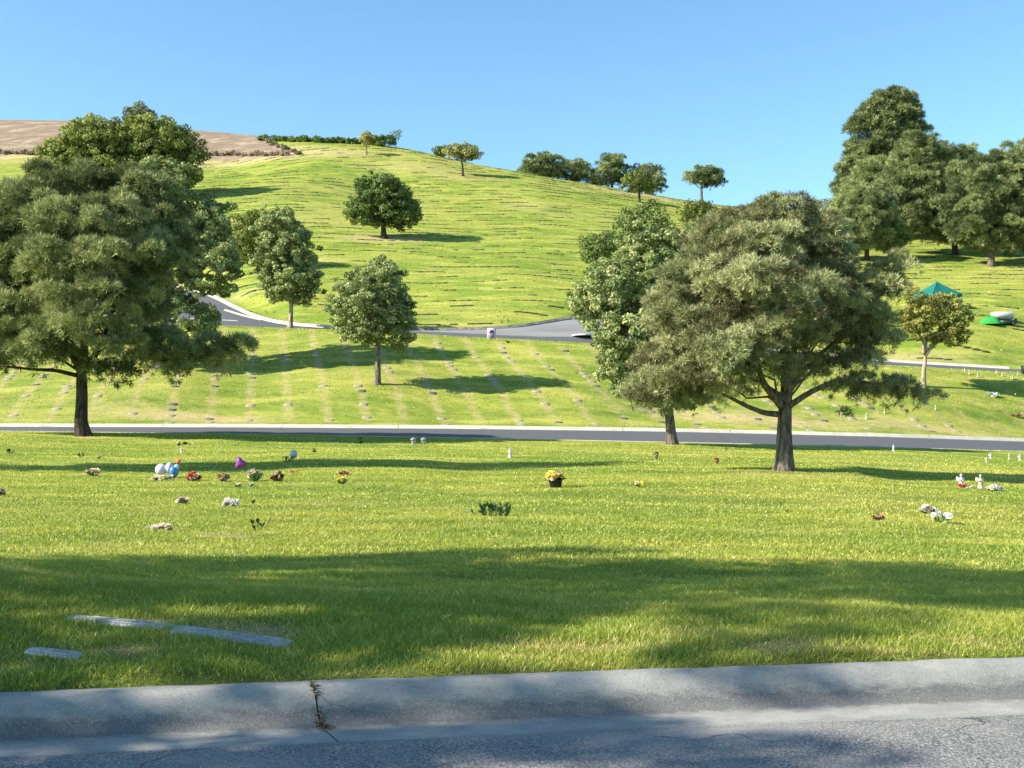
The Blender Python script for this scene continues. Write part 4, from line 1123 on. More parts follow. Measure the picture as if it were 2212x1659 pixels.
# ------------------------------------------------------------------ flowers and keepsakes on the graves
t = NT("petals")
M_COL = t.surf(t.attr("col").outputs["Color"], .55, .25, None, .25)
t = NT("stems_leaves")
M_STEM = t.surf(t.attr("col").outputs["Color"], .5, .35, None, .2)
M_WHITE = plain("white_ceramic", (.54, .52, .48), .35, .5, .12)
M_CREAM = plain("cream_stone", (.46, .41, .30), .7, .3, .2)
M_BLACKP = plain("black_plastic", (.018, .018, .018), .4, .5, .2)
M_TERRA = plain("terracotta", (.40, .19, .10), .8, .2, .3)
M_METAL = plain("dull_metal", (.28, .29, .30), .35, .6, .2)
M_TAN = plain("brown_paper", (.42, .28, .17), .8, .2, .3)
M_RED = plain("red_ribbon", (.55, .05, .03), .5, .4, .2)
WHITE, CREAM, PINK, RED, BURG, YEL, ORG, LILAC = (.66, .64, .58), (.60, .52, .34), (.75, .42, .38), (.45, .03, .03), (.12, .03, .03), (.80, .68, .06), (.62, .22, .08), (.62, .55, .72)
TAN, BRN, DKG, GRN, LGR = (.50, .38, .22), (.18, .10, .05), (.025, .05, .018), (.06, .13, .03), (.17, .25, .06)

def bloom(m, c, rr, col, r, petals=7):
    """one flower head: two rings of cupped petals round a small heart"""
    c = np.array(c, float)
    ax = unit(1, r)[0] * .7 + np.array((-.15, -.5, .8)); ax /= np.linalg.norm(ax)
    u = np.cross(ax, (0.3, .9, .1)); u /= np.linalg.norm(u); w = np.cross(ax, u)
    for ring, (k0, k1, up) in enumerate(((.15, 1.0, .25), (.1, .62, .75))):
        for k in range(petals):
            a = 2 * math.pi * (k + .5 * ring) / petals + r.normal(0, .12)
            d = math.cos(a) * u + math.sin(a) * w; s = -math.sin(a) * u + math.cos(a) * w
            wd = .42 * k1
            cc = tuple(np.clip(np.array(col) * (.75 + .5 * r.random()), 0, .9))
            V = [c + d * rr * k0, c + (d * .6 * k1 - s * wd + ax * up * .5) * rr, c + (d * k1 + ax * up * .55) * rr, c + (d * .6 * k1 + s * wd + ax * up * .5) * rr]
            m.add(V, [(0, 1, 2, 3)], (), cc)
    m.ball(c + ax * rr * .3, rr * .28, tuple(np.clip(np.array(col) * .8, 0, 1)), 6, 4)

def leaf_blade(m, base, tip, wd, col, r):
    base, tip = np.array(base, float), np.array(tip, float)
    d = tip - base; s = np.cross(d, (0.2, -1, .4)); s /= np.linalg.norm(s) + 1e-9
    mid = base + d * .5 + np.array((0, 0, .12 * np.linalg.norm(d)))
    cc = tuple(np.clip(np.array(col) * (.7 + .6 * r.random()), 0, .9))
    m.add([base - s * wd * .15, base + s * wd * .15, mid + s * wd * .5, tip, mid - s * wd * .5], [(0, 1, 2, 4)], [(4, 2, 3)], cc)

def bouquet(label, px, py, w, h, cols, leaf=GRN, n=14, seed=0, style='mound', vase=None, name="bouquet", cat="flowers", br=None, nl=22, group=None):
    r = np.random.default_rng(900 + seed + int(px) * 7)
    b = hit(px, py); sc = F / b.y
    W, Hh = .84 * w / sc, .92 * h / sc
    root = empty(name, b - Vector((0, 0, .015))); tag(root, label, cat, group)
    fl, lv = MB(), MB()
    z0 = 0.0
    if vase:
        mat, rv, hv = vase
        rv, hv = rv / sc, hv / sc
        v = MB(); v.lathe((0, 0, 0), [(.0, 0.0), (rv * .72, 0.0), (rv * .80, hv * .12), (rv * .95, hv * .85), (rv * 1.08, hv * .87), (rv * 1.08, hv), (rv * .92, hv), (rv * .9, hv * .9), (0, hv * .88)], 14)
        v.build("pot", mat, root)
        z0 = hv * .85
    br = (br / sc) if br else max(W / max(4.2, n ** .5 * 1.25), .018)
    top = Hh - z0
    for k in range(n):
        if style == 'mound':
            u = unit(1, r)[0]; u[2] = abs(u[2]) * .9 + .1
            c = np.array((u[0] * (W / 2 - br * .6), u[1] * (W / 2 - br * .6) * .8, z0 + top * .25 + u[2] * (top * .75 - br * .5)))
        elif style == 'fan':
            a = r.uniform(-1, 1); c = np.array((a * (W / 2 - br * .5), r.normal(0, .12) * W, z0 + (top - br) * (.55 + .45 * r.random()) * (1 - .25 * abs(a))))
        else:
            c = np.array((r.uniform(-.5, .5) * W, r.uniform(-.3, .3) * W, z0 + br * .5 + top * .6 * r.random()))
        col = cols[int(r.integers(len(cols)))]
        bloom(fl, c, br * (.75 + .5 * r.random()), col, r)
        lv.tube(np.array([(c[0] * .15, c[1] * .15, z0), c * np.array((.6, .6, .6)) + np.array((0, 0, z0 * .4)), c]), [.006, .005, .004], 4, tuple(np.array(leaf) * .8), False)
    for k in range(nl):
        a = r.uniform(0, 2 * math.pi); rad = W * .5 * (.5 + .6 * r.random())
        zt = z0 + top * (.1 + .65 * r.random())
        leaf_blade(lv, (math.cos(a) * rad * .25, math.sin(a) * rad * .25, z0 + top * .1), (math.cos(a) * rad, math.sin(a) * rad * .8, zt), W * .14, leaf, r)
    fl.build("flowers", M_COL, root, False, True)
    lv.build("leaves", M_STEM, root, False, True)
    return root

# first row, left to right
def balloon(m, c, rr, squash=(1, 1, 1.12)):
    m.ball(c, rr, None, 16, 12, squash)
    m.lathe((c[0], c[1], c[2] - rr * squash[2] * 1.06), [(rr * .14, -.02 * rr), (rr * .04, .06 * rr), (rr * .10, .16 * rr)], 8)
def foil(name, c, rgb):
    return plain(name, rgb, .28, .6, .15)
b = hit(360, 1034); sc = F / b.y
root = empty("balloon_bunch", b); tag(root, "bunch of white and blue balloons with a red star balloon, resting on the grass", "balloons")
for cx, cz, rr, mname, rgb, sq in ((-12, 20, 12.5, "white_foil", (.58, .60, .70), (1, 1, 1)), (6, 22, 10.5, "lilac_foil", (.52, .50, .68), (.9, .9, 1.25)), (16, 15, 12, "blue_foil", (.04, .20, .45), (.85, .8, 1.1)), (22, 25, 6.5, "pale_blue_foil", (.30, .50, .64), (1, .7, 1))):
    m = MB(); balloon(m, (cx / sc, (0 if cx < 10 else -.02), cz / sc), rr / sc, sq); m.build("balloon", plain(mname, rgb, .3, .6, .1), root)
m = MB()
a = np.linspace(0, 2 * math.pi, 11)[:-1] + math.pi / 2
sr = np.where(np.arange(10) % 2 == 0, 8.5, 4.0) / sc
ring = np.stack([25 / sc + np.cos(a) * sr, np.full(10, .0), 37 / sc + np.sin(a) * sr], 1)
V = np.concatenate([ring, [(25 / sc, -.03, 37 / sc)], [(25 / sc, .03, 37 / sc)]])
m.add(V, (), [(10, k, (k + 1) % 10) for k in range(10)] + [(11, (k + 1) % 10, k) for k in range(10)])
m.build("star_balloon", plain("orange_red_foil", (.72, .14, .07), .35, .5, .1), root, False)
m = MB()
for cx in (-14, 4, 14, 24): m.tube(np.array([(cx / sc * .9, 0, 12 / sc), (cx / sc * .4, -.03, 4 / sc), (0, -.02, .01)]), .004, 4)
m.build("ribbons", M_WHITE, root)
bouquet("low white flowers lying on the grass in front of the balloon bunch", 352, 1037, 44, 9, [CREAM, WHITE], LGR, 9, 2, 'low', nl=10)
bouquet("dome of deep red flowers with a few green leaves, right of the balloons", 418, 1040, 38, 24, [RED, RED, BURG, PINK], LGR, 22, 3)
bouquet("rounded bunch of yellow green and brown flowers, second right of the balloons", 483, 1040, 34, 24, [LGR, TAN, ORG, CREAM], GRN, 20, 4)
b = hit(527, 1028); sc = F / b.y
root = empty("foil_balloon", b); tag(root, "purple foil balloon on a stick above the cream flower spray", "balloon")
m = MB()
th = np.linspace(0, 2 * math.pi, 15)[:-1]
rr = (1 + .28 * np.cos(3 * th + .6)) * 12 / sc
ring = np.stack([np.cos(th) * rr - 8 / sc, 0 * th, 27 / sc + np.sin(th) * rr], 1)
V = np.concatenate([ring, [(-8 / sc, -.055, 27 / sc)], [(-8 / sc, .055, 27 / sc)], ring * .55 + np.array((-8 / sc, 0, 27 / sc)) * .45 + np.array((0, -.04, 0))])
n_ = 14
m.add(V, [(k, (k + 1) % n_, 16 + (k + 1) % n_, 16 + k) for k in range(n_)], [(14, 16 + k, 16 + (k + 1) % n_) for k in range(n_)] + [(15, (k + 1) % n_, k) for k in range(n_)])
m.build("balloon", plain("purple_foil", (.22, .03, .26), .28, .6, .35, 25), root, False)
m = MB(); m.tube(np.array([(0, 0, -.02), (-.005, 0, 8 / sc), (-6 / sc, .01, 18 / sc)]), .005, 5); m.build("stick", M_WHITE, root)
bouquet("tall loose spray of cream flowers beside the purple balloon", 550, 1040, 42, 36, [CREAM, WHITE, TAN, CREAM], LGR, 22, 5, 'fan')
bouquet("small white flowers with green leaves, in front of the cream spray, left one", 515, 1053, 22, 15, [WHITE, CREAM], GRN, 6, 6, nl=14)
bouquet("single clump of white flowers at the foot of the cream spray, right one", 541, 1051, 17, 14, [WHITE], GRN, 6, 7)
bouquet("wilted burgundy and tan bouquet, last of the close row right of the balloons", 598, 1041, 38, 28, [BURG, BURG, TAN, CREAM, BRN], BRN, 24, 8)
bouquet("small low bunch of salmon pink flowers in the tree shade", 634, 1021, 19, 9, [PINK, ORG], GRN, 8, 9, 'low')
bouquet("flat red and white flower bunch at the shade edge, behind a yellow one", 743, 1026, 26, 12, [RED, WHITE, PINK], GRN, 12, 10)
bouquet("loose pale yellow bunch on the lit grass, before the red and white bunch", 738, 1046, 32, 22, [CREAM, LGR, YEL], LGR, 14, 11, 'fan')
# white balloon with dark plants
b = hit(626, 998); sc = F / b.y
root = empty("stick_balloon", b); tag(root, "round white balloon on a stick beside dark wiry leaves", "balloon")
m = MB(); balloon(m, (8 / sc, 0, 17 / sc), 8.5 / sc); m.build("balloon", M_WHITE, root)
m = MB(); m.tube(np.array([(0.02, 0, -.02), (7 / sc, 0, 8 / sc)]), .005, 5); m.build("stick", M_WHITE, root)
def plant(label, px, py, w, h, col, n, seed, name="plant", wd=.18, pot=None, loops=0, cat="plant", group=None):
    r = np.random.default_rng(seed); b = hit(px, py); sc = F / b.y
    root = empty(name, b); tag(root, label, cat, group)
    W, Hh = w / sc, h / sc; m = MB(); z0 = 0
    if pot:
        v = MB(); rp, hp = pot[1] / sc, pot[2] / sc
        v.lathe((0, 0, -.01), [(0, 0), (rp * .75, 0), (rp, hp), (rp * 1.12, hp), (rp * 1.12, hp * 1.12), (rp * .95, hp * 1.1), (0, hp)], 12); v.build("pot", pot[0], root); z0 = hp
    for k in range(n):
        x = r.uniform(-.5, .5) * W; y = r.normal(0, .12) * W
        bx_ = x * (.25 if pot or w < 40 else .75)
        z = z0 + (Hh - z0) * (.35 + .65 * r.random())
        p0, p1 = np.array((bx_, y * .3, z0 - .01)), np.array((x, y, z))
        st = p0 + (p1 - p0) * .55
        m.tube(np.array([p0, st]), [.006, .004], 4, tuple(np.array(col) * .7), False)
        leaf_blade(m, st, p1 + np.array((r.normal(0, .15) * W * .3, 0, 0)), max(W * wd * .5, .03), col, r)
        leaf_blade(m, st, st + np.array((r.normal(0, .16) * W, r.normal(0, .05), .4 * (z - z0))), max(W * wd * .45, .025), col, r)
    for k in range(loops):
        a = np.linspace(0, 2 * math.pi, 14); c = np.array((r.uniform(-.4, .4) * W, 0, Hh * .5))
        m.tube(np.stack([c[0] + np.cos(a) * W * .13, 0 * a, c[2] + np.sin(a) * Hh * .42], 1), .008, 5, (.02, .02, .02))
    m.build("leaves", M_STEM, root, False, True)
    return root
plant("dark wiry plant with looped leaves beside the round white balloon", 622, 999, 26, 15, DKG, 9, 41, loops=2)
plant("tiny dark green plant with a pale bloom in a pot, right of the white balloon", 679, 977, 11, 10, LGR, 7, 42, pot=(M_BLACKP, 4, 4))
bouquet("white bouquet with dark foliage at the edge of the pine shade", 386, 962, 15, 11, [WHITE, CREAM], DKG, 8, 12)
bouquet("dark red wreath between two white bunches in the pine shade", 400, 960, 14, 9, [BURG, BRN], DKG, 8, 13, 'low')
bouquet("small white bunch on the right of the dark red wreath", 412, 961, 11, 7, [WHITE], GRN, 4, 14, 'low')
def figurine(label, px, py, h, mat, seed=0, wings=True, name="angel_figurine", group=None, extra=None):
    b = hit(px, py); sc = F / b.y; Hh = .86 * h / sc
    root = empty(name, b); tag(root, label, "figurine", group)
    m = MB()
    m.lathe((0, 0, -.01), [(0, 0), (.24 * Hh, 0), (.24 * Hh, .06 * Hh), (.19 * Hh, .10 * Hh), (.13 * Hh, .40 * Hh), (.14 * Hh, .58 * Hh), (.16 * Hh, .68 * Hh), (.07 * Hh, .77 * Hh), (.055 * Hh, .80 * Hh)], 14)
    m.ball((0, -.01 * Hh, .88 * Hh), .105 * Hh, None, 10, 8, (.9, .95, 1.1))
    for s in (-1, 1):
        m.tube(np.array([(s * .15 * Hh, 0, .66 * Hh), (s * .19 * Hh, -.08 * Hh, .52 * Hh), (s * .03 * Hh, -.16 * Hh, .54 * Hh)]), [.045 * Hh, .04 * Hh, .028 * Hh], 6)
    m.build("body", mat, root)
    if wings:
        for s in (-1, 1):
            w = MB()
            w.add([(s * .05 * Hh, .09 * Hh, .68 * Hh), (s * .24 * Hh, .13 * Hh, .80 * Hh), (s * .30 * Hh, .14 * Hh, .62 * Hh), (s * .20 * Hh, .12 * Hh, .36 * Hh), (s * .05 * Hh, .10 * Hh, .46 * Hh),
                   (s * .05 * Hh, .13 * Hh, .68 * Hh), (s * .24 * Hh, .16 * Hh, .80 * Hh), (s * .30 * Hh, .17 * Hh, .62 * Hh), (s * .20 * Hh, .15 * Hh, .36 * Hh), (s * .05 * Hh, .14 * Hh, .46 * Hh)],
                  [(0, 1, 2, 3), (5, 8, 7, 6), (0, 5, 6, 1), (1, 6, 7, 2), (2, 7, 8, 3), (3, 8, 9, 4)], [(0, 3, 4), (5, 9, 8)])
            w.build("wing", mat, root, False)
    if extra: extra(root, Hh, sc)
    return root
figurine("slim white figurine on lit grass before the dark red wreath", 392, 978, 17, M_WHITE, wings=False, name="figurine")
plant("small dark leafy bunch at the left edge, nearest the big pine trunk", 22, 980, 22, 13, DKG, 12, 43)
plant("small dark leafy bunch below the big pine trunk", 176, 988, 20, 12, DKG, 11, 44)
bouquet("small tan dried bunch right of the dark leafy bunch", 214, 991, 13, 11, [TAN, CREAM], LGR, 7, 15)
bouquet("sprawling bunch of dried cream flowers at the front edge of the left shade", 201, 1028, 44, 26, [CREAM, TAN, CREAM], LGR, 16, 16, 'fan')
bouquet("white and dark flower bunch cut by the left edge of the picture", 5, 1072, 22, 19, [WHITE, BRN], DKG, 9, 17)
bouquet("faded pale pink flowers in front of the balloon bunch", 393, 1089, 34, 26, [(.78, .66, .58), WHITE, PINK], LGR, 12, 18, 'fan')
bouquet("scattered white flowers right of the faded pink ones", 498, 1093, 38, 20, [WHITE, (.80, .70, .66)], LGR, 12, 19, 'low')
plant("single small green leaf standing right of the scattered white flowers", 546, 1090, 12, 13, GRN, 4, 45, wd=.6)
plant("tall thin stem with three dark leaves, alone near the bare soil patch", 557, 1147, 34, 36, DKG, 4, 46, wd=.32)
bouquet("dried white stalks lying flat on the lawn left of the bare patch", 345, 1145, 56, 9, [(.62, .55, .45), CREAM], TAN, 12, 20, 'low', nl=18)
# flowering pot
bouquet("big pot of yellow and pale pink chrysanthemums in the middle of the lawn", 1200, 1054, 56, 42, [YEL, YEL, YEL, (.80, .68, .16), (.72, .52, .42)], DKG, 46, 21, 'mound', (M_BLACKP, 15, 20), "flower_pot", "potted flowers", br=7.5, nl=30)
plant("broad clump of dark green leaves lying on the lawn before the flower pot", 1062, 1116, 92, 34, (.035, .085, .025), 34, 47, wd=.10)
bouquet("small low yellow flower bunch right of the big flower pot", 1380, 1052, 24, 15, [YEL, CREAM, TAN], LGR, 8, 22)
plant("small dark potted plant on a spike beyond the flower pot, near the leaning tree", 1418, 992, 18, 18, DKG, 9, 48, pot=(M_METAL, 3.5, 7))
figurine("slender white bird shaped ornament alone on the sunny lawn", 1102, 989, 26, M_WHITE, wings=False, name="bird_ornament")
for px, lab in ((893, "grey metal lantern in the long pine shade, left of two"), (915, "grey metal lantern in the long pine shade, right of two")):
    b = hit(px, 960); sc = F / b.y
    root = empty("grave_lantern", b); tag(root, lab, "lantern")
    m = MB(); h_ = 14 / sc
    m.box((0, 0, .02), (.17, .17, .04)); m.box((0, 0, h_ * .78), (.19, .19, .03)); m.lathe((0, 0, h_ * .82), [(.12, 0), (.03, h_ * .22), (.0, h_ * .25)], 4)
    for sx in (-1, 1):
        for sy in (-1, 1): m.box((sx * .07, sy * .07, h_ * .4), (.02, .02, h_ * .72))
    m.build("frame", M_METAL, root, False)
    g = MB(); g.lathe((0, 0, .04), [(0, 0), (.04, 0), (.04, h_ * .4), (0, h_ * .42)], 10); g.build("candle", M_METAL, root)
plant("small dark plant in a pot in the long pine shade, left of the lanterns", 780, 958, 14, 15, DKG, 8, 49, pot=(M_BLACKP, 4, 5))
bouquet("tiny pale bunch in the long pine shade, by the road edge", 717, 952, 9, 7, [WHITE, LILAC], DKG, 5, 23)
bouquet("terracotta pot of brown dried flowers left of the nearest pine trunk", 1548, 1003, 16, 19, [BRN, ORG, BRN], BRN, 8, 24, 'fan', (M_TERRA, 5, 11), "flower_pot", "potted flowers")
plant("tiny yellow green sprig behind the terracotta pot", 1568, 974, 12, 11, LGR, 6, 50)
bouquet("brown dried roses in paper wrap lying on the lawn at lower right", 1897, 1124, 34, 20, [ORG, BRN, TAN, BRN], BRN, 14, 25)
bouquet("round arrangement of white and brown flowers, left of three tall white blooms", 2003, 1109, 42, 22, [WHITE, WHITE, TAN, BRN], GRN, 20, 26)
bouquet("three white blooms on long thin green stems at lower right", 2030, 1130, 56, 38, [WHITE], LGR, 5, 27, 'fan', br=8, nl=12)
def bow(root, Hh, sc):
    m = MB()
    for s in (-1, 1):
        m.ball((s * .20 * Hh, -.20 * Hh, .22 * Hh), .17 * Hh, None, 8, 6, (1, .5, .75))
        m.tube(np.array([(s * .04 * Hh, -.22 * Hh, .2 * Hh), (s * .22 * Hh, -.26 * Hh, .02 * Hh)]), .03 * Hh, 5)
    m.ball((0, -.24 * Hh, .22 * Hh), .08 * Hh, None, 8, 6)
    m.build("ribbon_bow", M_RED, root)
figurine("white angel figurine with a red ribbon bow at its feet, far right", 2076, 1054, 36, M_WHITE, extra=bow)
figurine("white angel figurine on a cream pedestal, right of the one with red ribbon", 2118, 1056, 37, M_CREAM)
bouquet("low white flowers just right of the red ribbon figurine", 2095, 1056, 18, 11, [WHITE, CREAM], GRN, 7, 28, 'low')
bouquet("low white and pale flowers near the right edge, past both angel figurines", 2148, 1061, 42, 11, [WHITE, CREAM, WHITE], GRN, 10, 29, 'low')
for k, (px, py, h_, lab) in enumerate(((2131, 999, 14, "small white figurine near the right edge, leftmost and lowest of four"), (2140, 991, 15, "small white figurine near the right edge, second of four and set back"), (2180, 993, 17, "small white figurine near the right edge, third of four"), (2203, 995, 16, "small white figurine near the right edge, last of four"))):
    figurine(lab, px, py, h_, M_WHITE if k % 2 else M_CREAM, wings=(k != 2))
figurine("white bottle shaped ornament standing at the road edge in the pine shade", 1930, 974, 16, M_WHITE, wings=False, name="ornament")
plant("small grey green plant beside the white ornament at the road edge", 1919, 976, 10, 9, (.10, .13, .12), 7, 51)
plant("tiny tan sprig by the road edge, right of the nearest pine", 1788, 968, 16, 9, TAN, 7, 52)
plant("tiny dark sprig by the road edge, touching the nearest pine trunk", 1716, 970, 8, 8, DKG, 5, 53)
# lawn across the road
for k, (px, py, h_, lab) in enumerate(((1818, 896, 15, "small cream cone ornament across the road, left of three"), (1872, 905, 17, "small cream cone ornament across the road, middle of three"), (1911, 893, 13, "small cream cone ornament across the road, right of three"), (2021, 885, 12, "white rounded ornament beside its own dark shadow across the road"))):
    figurine(lab, px, py, h_, M_CREAM, wings=False, name="ornament")
bouquet("wide mound of white flowers across the road near the right edge", 2145, 856, 26, 9, [WHITE], GRN, 12, 31, 'low')
bouquet("small white bunch right of the wide white mound across the road", 2192, 857, 8, 9, [WHITE, CREAM], GRN, 4, 32)
bouquet("dark dried bunch low on the slope at the right edge", 2195, 900, 26, 9, [BRN, TAN], LGR, 7, 33, 'low')
for k, px in enumerate((2084, 2094, 2112, 2152, 2165, 2188, 2199)):
    figurine("tiny cream stake ornament in front of the pale kerb, right of the forked tree", px, 803 + (px - 2084) * .06 + (k % 3) * 5, 10 + (k % 3), M_CREAM, wings=False, name="stake_ornament", group="stake ornaments before the upper road")
bouquet("small dark pot with pale bloom beside the upper road, right of the sign", 1097, 740, 11, 7, [BRN, TAN], DKG, 5, 34, 'low')
plant("small dark bunch on the lower slope, right of the small round tree's crown", 895, 764, 8, 8, DKG, 5, 55)
plant("small dark flat bunch on the dry part of the lower slope", 1245, 808, 12, 7, BRN, 6, 56)
plant("dark spiky bunch just above the upper road kerb, right of its twin", 1098, 697, 8, 13, DKG, 7, 57)
plant("dark low bunch just above the upper road kerb, left of its twin", 1085, 699, 9, 7, DKG, 6, 58)
plant("small tan bunch left of the narrow tree trunk above the pale kerb", 577, 677, 12, 8, (.22, .19, .10), 7, 59)
plant("small dark bunch nearest the narrow tree trunk above the pale kerb", 593, 677, 10, 8, (.12, .13, .06), 7, 60)
for k, (px, py) in enumerate(((690, 512), (722, 393), (728, 392), (1195, 490), (1342, 492), (1310, 499), (1160, 416), (1375, 475), (1005, 658), (835, 419), (1262, 476), (1428, 474), (2150, 643), (2098, 648), (2045, 600), (2110, 676), (1860, 600))):
    bouquet("tiny white flower bunch dotted on the big hillside", px, py, 6, 7, [WHITE, CREAM], LGR, 4, 60 + k, 'mound', nl=4, group="white flower dots on the hillside")

# ------------------------------------------------------------------ yard sign by the upper road
b = hit(1062, 735); sc = F / b.y
root = empty("yard_sign", b); tag(root, "white yard sign with a purple emblem by the upper road", "sign")
W_, H_ = 19 / sc, 24 / sc
m = MB(); m.box((0, 0, H_ * .58), (W_, .012, H_), 0, 1, 0); m.build("panel", M_WHITE, root, False)
M_PUR = plain("purple_print", (.085, .030, .17), .5, .3, .1)
m = MB()
a = np.linspace(0, math.pi, 13)
arch = [(math.cos(x) * W_ * .28, -.0085, H_ * .72 + math.sin(x) * H_ * .22) for x in a] + [(-W_ * .28, -.0085, H_ * .60), (W_ * .28, -.0085, H_ * .60)]
m.add(arch, (), [(0, k, k + 1) for k in range(1, 13)] + [(0, 13, 14)])
for k, (zz_k, ww) in enumerate(((.50, .34), (.40, .30), (.31, .34))): m.box((0, -.0085, H_ * zz_k), (W_ * ww * 1.6, .003, H_ * .055))
for s in (-1, 1): m.box((s * W_ * .34, -.0085, H_ * .50), (W_ * .035, .003, H_ * .46))
m.box((0, -.0085, H_ * .22), (W_ * .66, .003, H_ * .03))
m.build("emblem", M_PUR, root, False)
m = MB()
for s in (-1, 1): m.tube(np.array([(s * W_ * .3, .012, -.15), (s * W_ * .3, .012, H_ * .5)]), .006, 5)
m.build("wire_stake", M_METAL, root)

# ------------------------------------------------------------------ canopy, covered mound, trailer, cart
M_TENT = plain("green_canvas", (.010, .130, .105), .6, .3, .12, 3)
M_TURF = plain("green_turf_cover", (.030, .260, .050), .8, .2, .2, 4)
M_DKG = plain("dark_green_paint", (.012, .045, .028), .4, .5, .2)
b = hit(2024, 664); sc = F / b.y
root = empty("canopy_tent", b, .25); tag(root, "dark green peaked canopy tent on the right slope, behind the forked tree", "canopy tent")
hw = 37 / sc; zt = 56 / sc; ze = 27 / sc
m = MB()
C4 = [(-hw, -hw), (hw, -hw), (hw, hw), (-hw, hw)]
N = 8
for k in range(4):
    (x0, y0), (x1, y1) = C4[k], C4[(k + 1) % 4]
    V, Q = [], []
    for i in range(N + 1):
        s_ = i / N
        ex, ey = x0 + (x1 - x0) * s_, y0 + (y1 - y0) * s_
        for j in range(N + 1):
            q = j / N
            sag = -.10 * math.sin(q * math.pi) * math.sin(s_ * math.pi) - .12 * q * (1 - q)
            V.append((ex * q, ey * q, zt + (ze - zt) * q + sag))
    for i in range(N):
        for j in range(N): Q.append((i * (N + 1) + j, (i + 1) * (N + 1) + j, (i + 1) * (N + 1) + j + 1, i * (N + 1) + j + 1))
    m.add(V, Q)
m.build("canopy", M_TENT, root, False)
m = MB()
for k in range(4):
    (x0, y0), (x1, y1) = C4[k], C4[(k + 1) % 4]
    n = 13
    V = [(x0 + (x1 - x0) * i / (n - 1), y0 + (y1 - y0) * i / (n - 1), ze - .003) for i in range(n)] + [(x0 + (x1 - x0) * i / (n - 1), y0 + (y1 - y0) * i / (n - 1), ze - (.22 if i % 2 else .30)) for i in range(n)]
    m.add(V, [(i, i + 1, n + i + 1, n + i) for i in range(n - 1)])
m.build("valance", M_TENT, root, False)
for x, y in C4:
    m = MB(); m.tube(np.array([(x * .98, y * .98, -.3), (x * .98, y * .98, ze)]), .035, 6); m.build("leg", M_METAL, root)
b = hit(2140, 699); sc = F / b.y
root = empty("covered_mound", b); tag(root, "mound of earth under a bright green turf cover on the right slope", "covered mound")
m = MB(); n, k_ = 22, 9
V = []
r = np.random.default_rng(5)
for j in range(k_):
    q = j / (k_ - 1)
    for i in range(n):
        a = 2 * math.pi * i / n
        w_ = 1 + .08 * math.sin(3 * a) + .05 * math.sin(5 * a + 1)
        V.append((math.cos(a) * q * 27 / sc * w_, math.sin(a) * q * 20 / sc * w_, 17 / sc * (1 - q ** 2.1) * (1 + .06 * math.sin(4 * a)) - .05 * q))
Q = [(j * n + i, j * n + (i + 1) % n, (j + 1) * n + (i + 1) % n, (j + 1) * n + i) for j in range(k_ - 1) for i in range(n)]
m.add(V, Q); m.build("cover", M_TURF, root)
b = hit(2170, 697); sc = F / b.y; b.y += .5; b.z = gz(b.x, b.y)
root = empty("covered_trailer", b); tag(root, "low trailer under a bright white cover behind the green mound", "trailer")
m = MB(); m.box((0, 0, 12 / sc), (44 / sc, 26 / sc, 13 / sc), 0, .94, .06); m.build("cover", M_WHITE, root, False)
m = MB(); m.box((0, 0, 3.8 / sc), (40 / sc, 22 / sc, 2.4 / sc)); m.build("bed", M_METAL, root, False)
for sx in (-1, 1):
    for sy in (-1, 1):
        m = MB(); m.tube(np.array([(sx * 13 / sc, sy * 11 / sc - .07, 3 / sc), (sx * 13 / sc, sy * 11 / sc + .07, 3 / sc)]), 3.6 / sc, 14); m.build("wheel", M_BLACKP, root, False)
b = hit(2176, 702); sc = F / b.y
root = empty("utility_cart", b); tag(root, "dark green utility cart parked in front of the white covered trailer", "cart")
m = MB(); m.box((0, 0, 6 / sc), (34 / sc, 16 / sc, 6 / sc), 0, 1.08); m.box((14 / sc, 0, 10 / sc), (9 / sc, 15 / sc, 8 / sc), 0, .9, .03); m.build("body", M_DKG, root, False)
m = MB(); m.box((14 / sc, -7.9 / sc, 12 / sc), (6 / sc, .03, 3 / sc)); m.build("window", M_BLACKP, root, False)
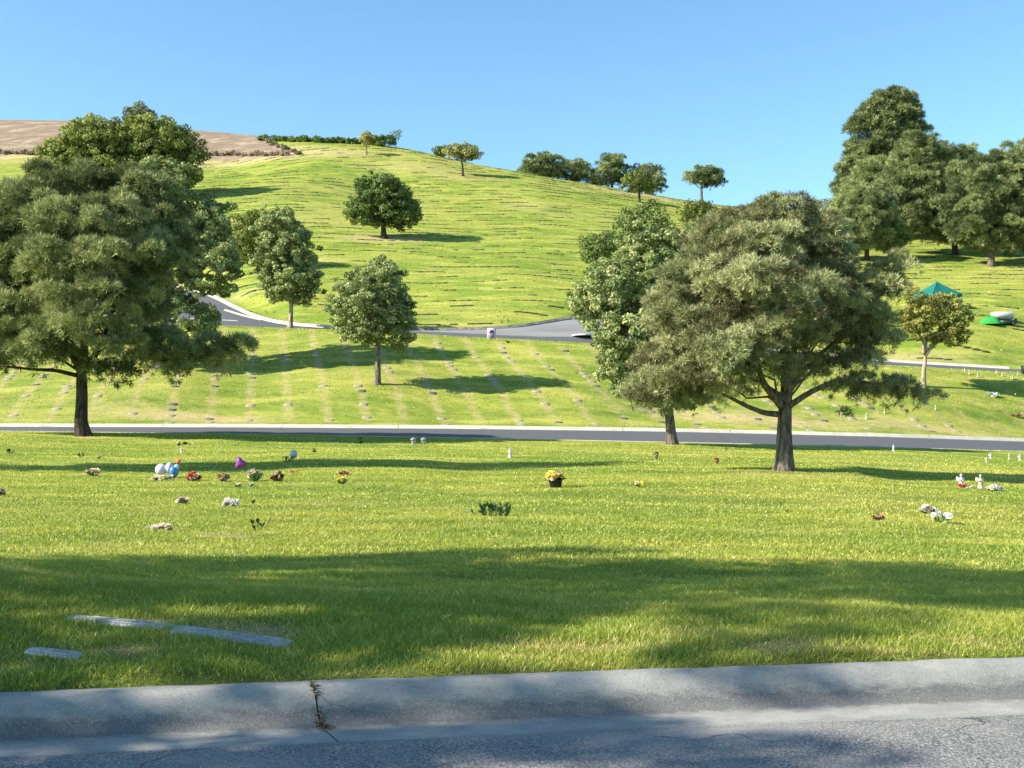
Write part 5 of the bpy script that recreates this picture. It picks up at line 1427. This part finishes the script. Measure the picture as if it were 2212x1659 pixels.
for sx in (-1, 1):
    for sy in (-1, 1):
        m = MB(); m.tube(np.array([(sx * 11 / sc, sy * 7 / sc - .06, 3 / sc), (sx * 11 / sc, sy * 7 / sc + .06, 3 / sc)]), 3.3 / sc, 14); m.build("wheel", M_BLACKP, root, False)
b = hit(2206, 805); sc = F / b.y; b.y -= .6; b.z = gz(b.x, b.y)
root = empty("litter_bin", b); tag(root, "small black bin by the upper road at the right edge", "bin")
m = MB(); m.box((0, 0, 8 / sc), (12 / sc, 12 / sc, 16.5 / sc), 0, 1.12, .02); m.build("body", M_BLACKP, root, False)
m = MB(); m.box((0, 0, 17 / sc), (14.5 / sc, 14.5 / sc, 1.6 / sc), 0, .9); m.build("lid", M_BLACKP, root, False)
b = hit(1620, 450); sc = F / b.y
root = empty("small_post_sign", b); tag(root, "tiny post sign on the skyline left of the climbing road", "sign")
m = MB(); m.tube(np.array([(0, 0, -.3), (0, 0, 11 / sc)]), .06, 6); m.build("post", M_METAL, root)
m = MB(); m.box((0, -.09, 9 / sc), (5 / sc, .04, 5.5 / sc)); m.build("panel", M_METAL, root, False)

# ------------------------------------------------------------------ debris in the kerb joint, cover patch on the road
r = np.random.default_rng(77)
m = MB()
for k in range(170):
    q = r.random() ** .8
    x0 = J0 + .30 * .0 + q * .045; nrm = .05 + q * .26
    x = J0 + nrm * .44 + r.normal(0, (.004 + .016 * q))
    y = float(kerb_y(x)) - nrm + r.normal(0, .008)
    z = float(np.interp(nrm, [p[0] for p in prof[1:]], [p[1] for p in prof[1:]])) + .002
    a = r.uniform(0, 6.28); L_ = .012 + .02 * r.random()
    col = [(.09, .07, .04), (.20, .16, .08), (.07, .10, .03), (.14, .10, .06)][int(r.integers(4))]
    m.add([(x, y, z), (x + math.cos(a) * L_ * .3, y + math.sin(a) * L_ * .3, z + .004), (x + math.cos(a) * L_, y + math.sin(a) * L_, z + .006 + .012 * r.random()), (x - math.sin(a) * L_ * .3, y + math.cos(a) * L_ * .3, z + .005)], [(0, 1, 2, 3)], (), col)
o = m.build("leaf_litter", M_STEM, None, False, True)
tag(o, "dry leaf litter and grass bits caught in the kerb joint", "leaf litter", kind="stuff")
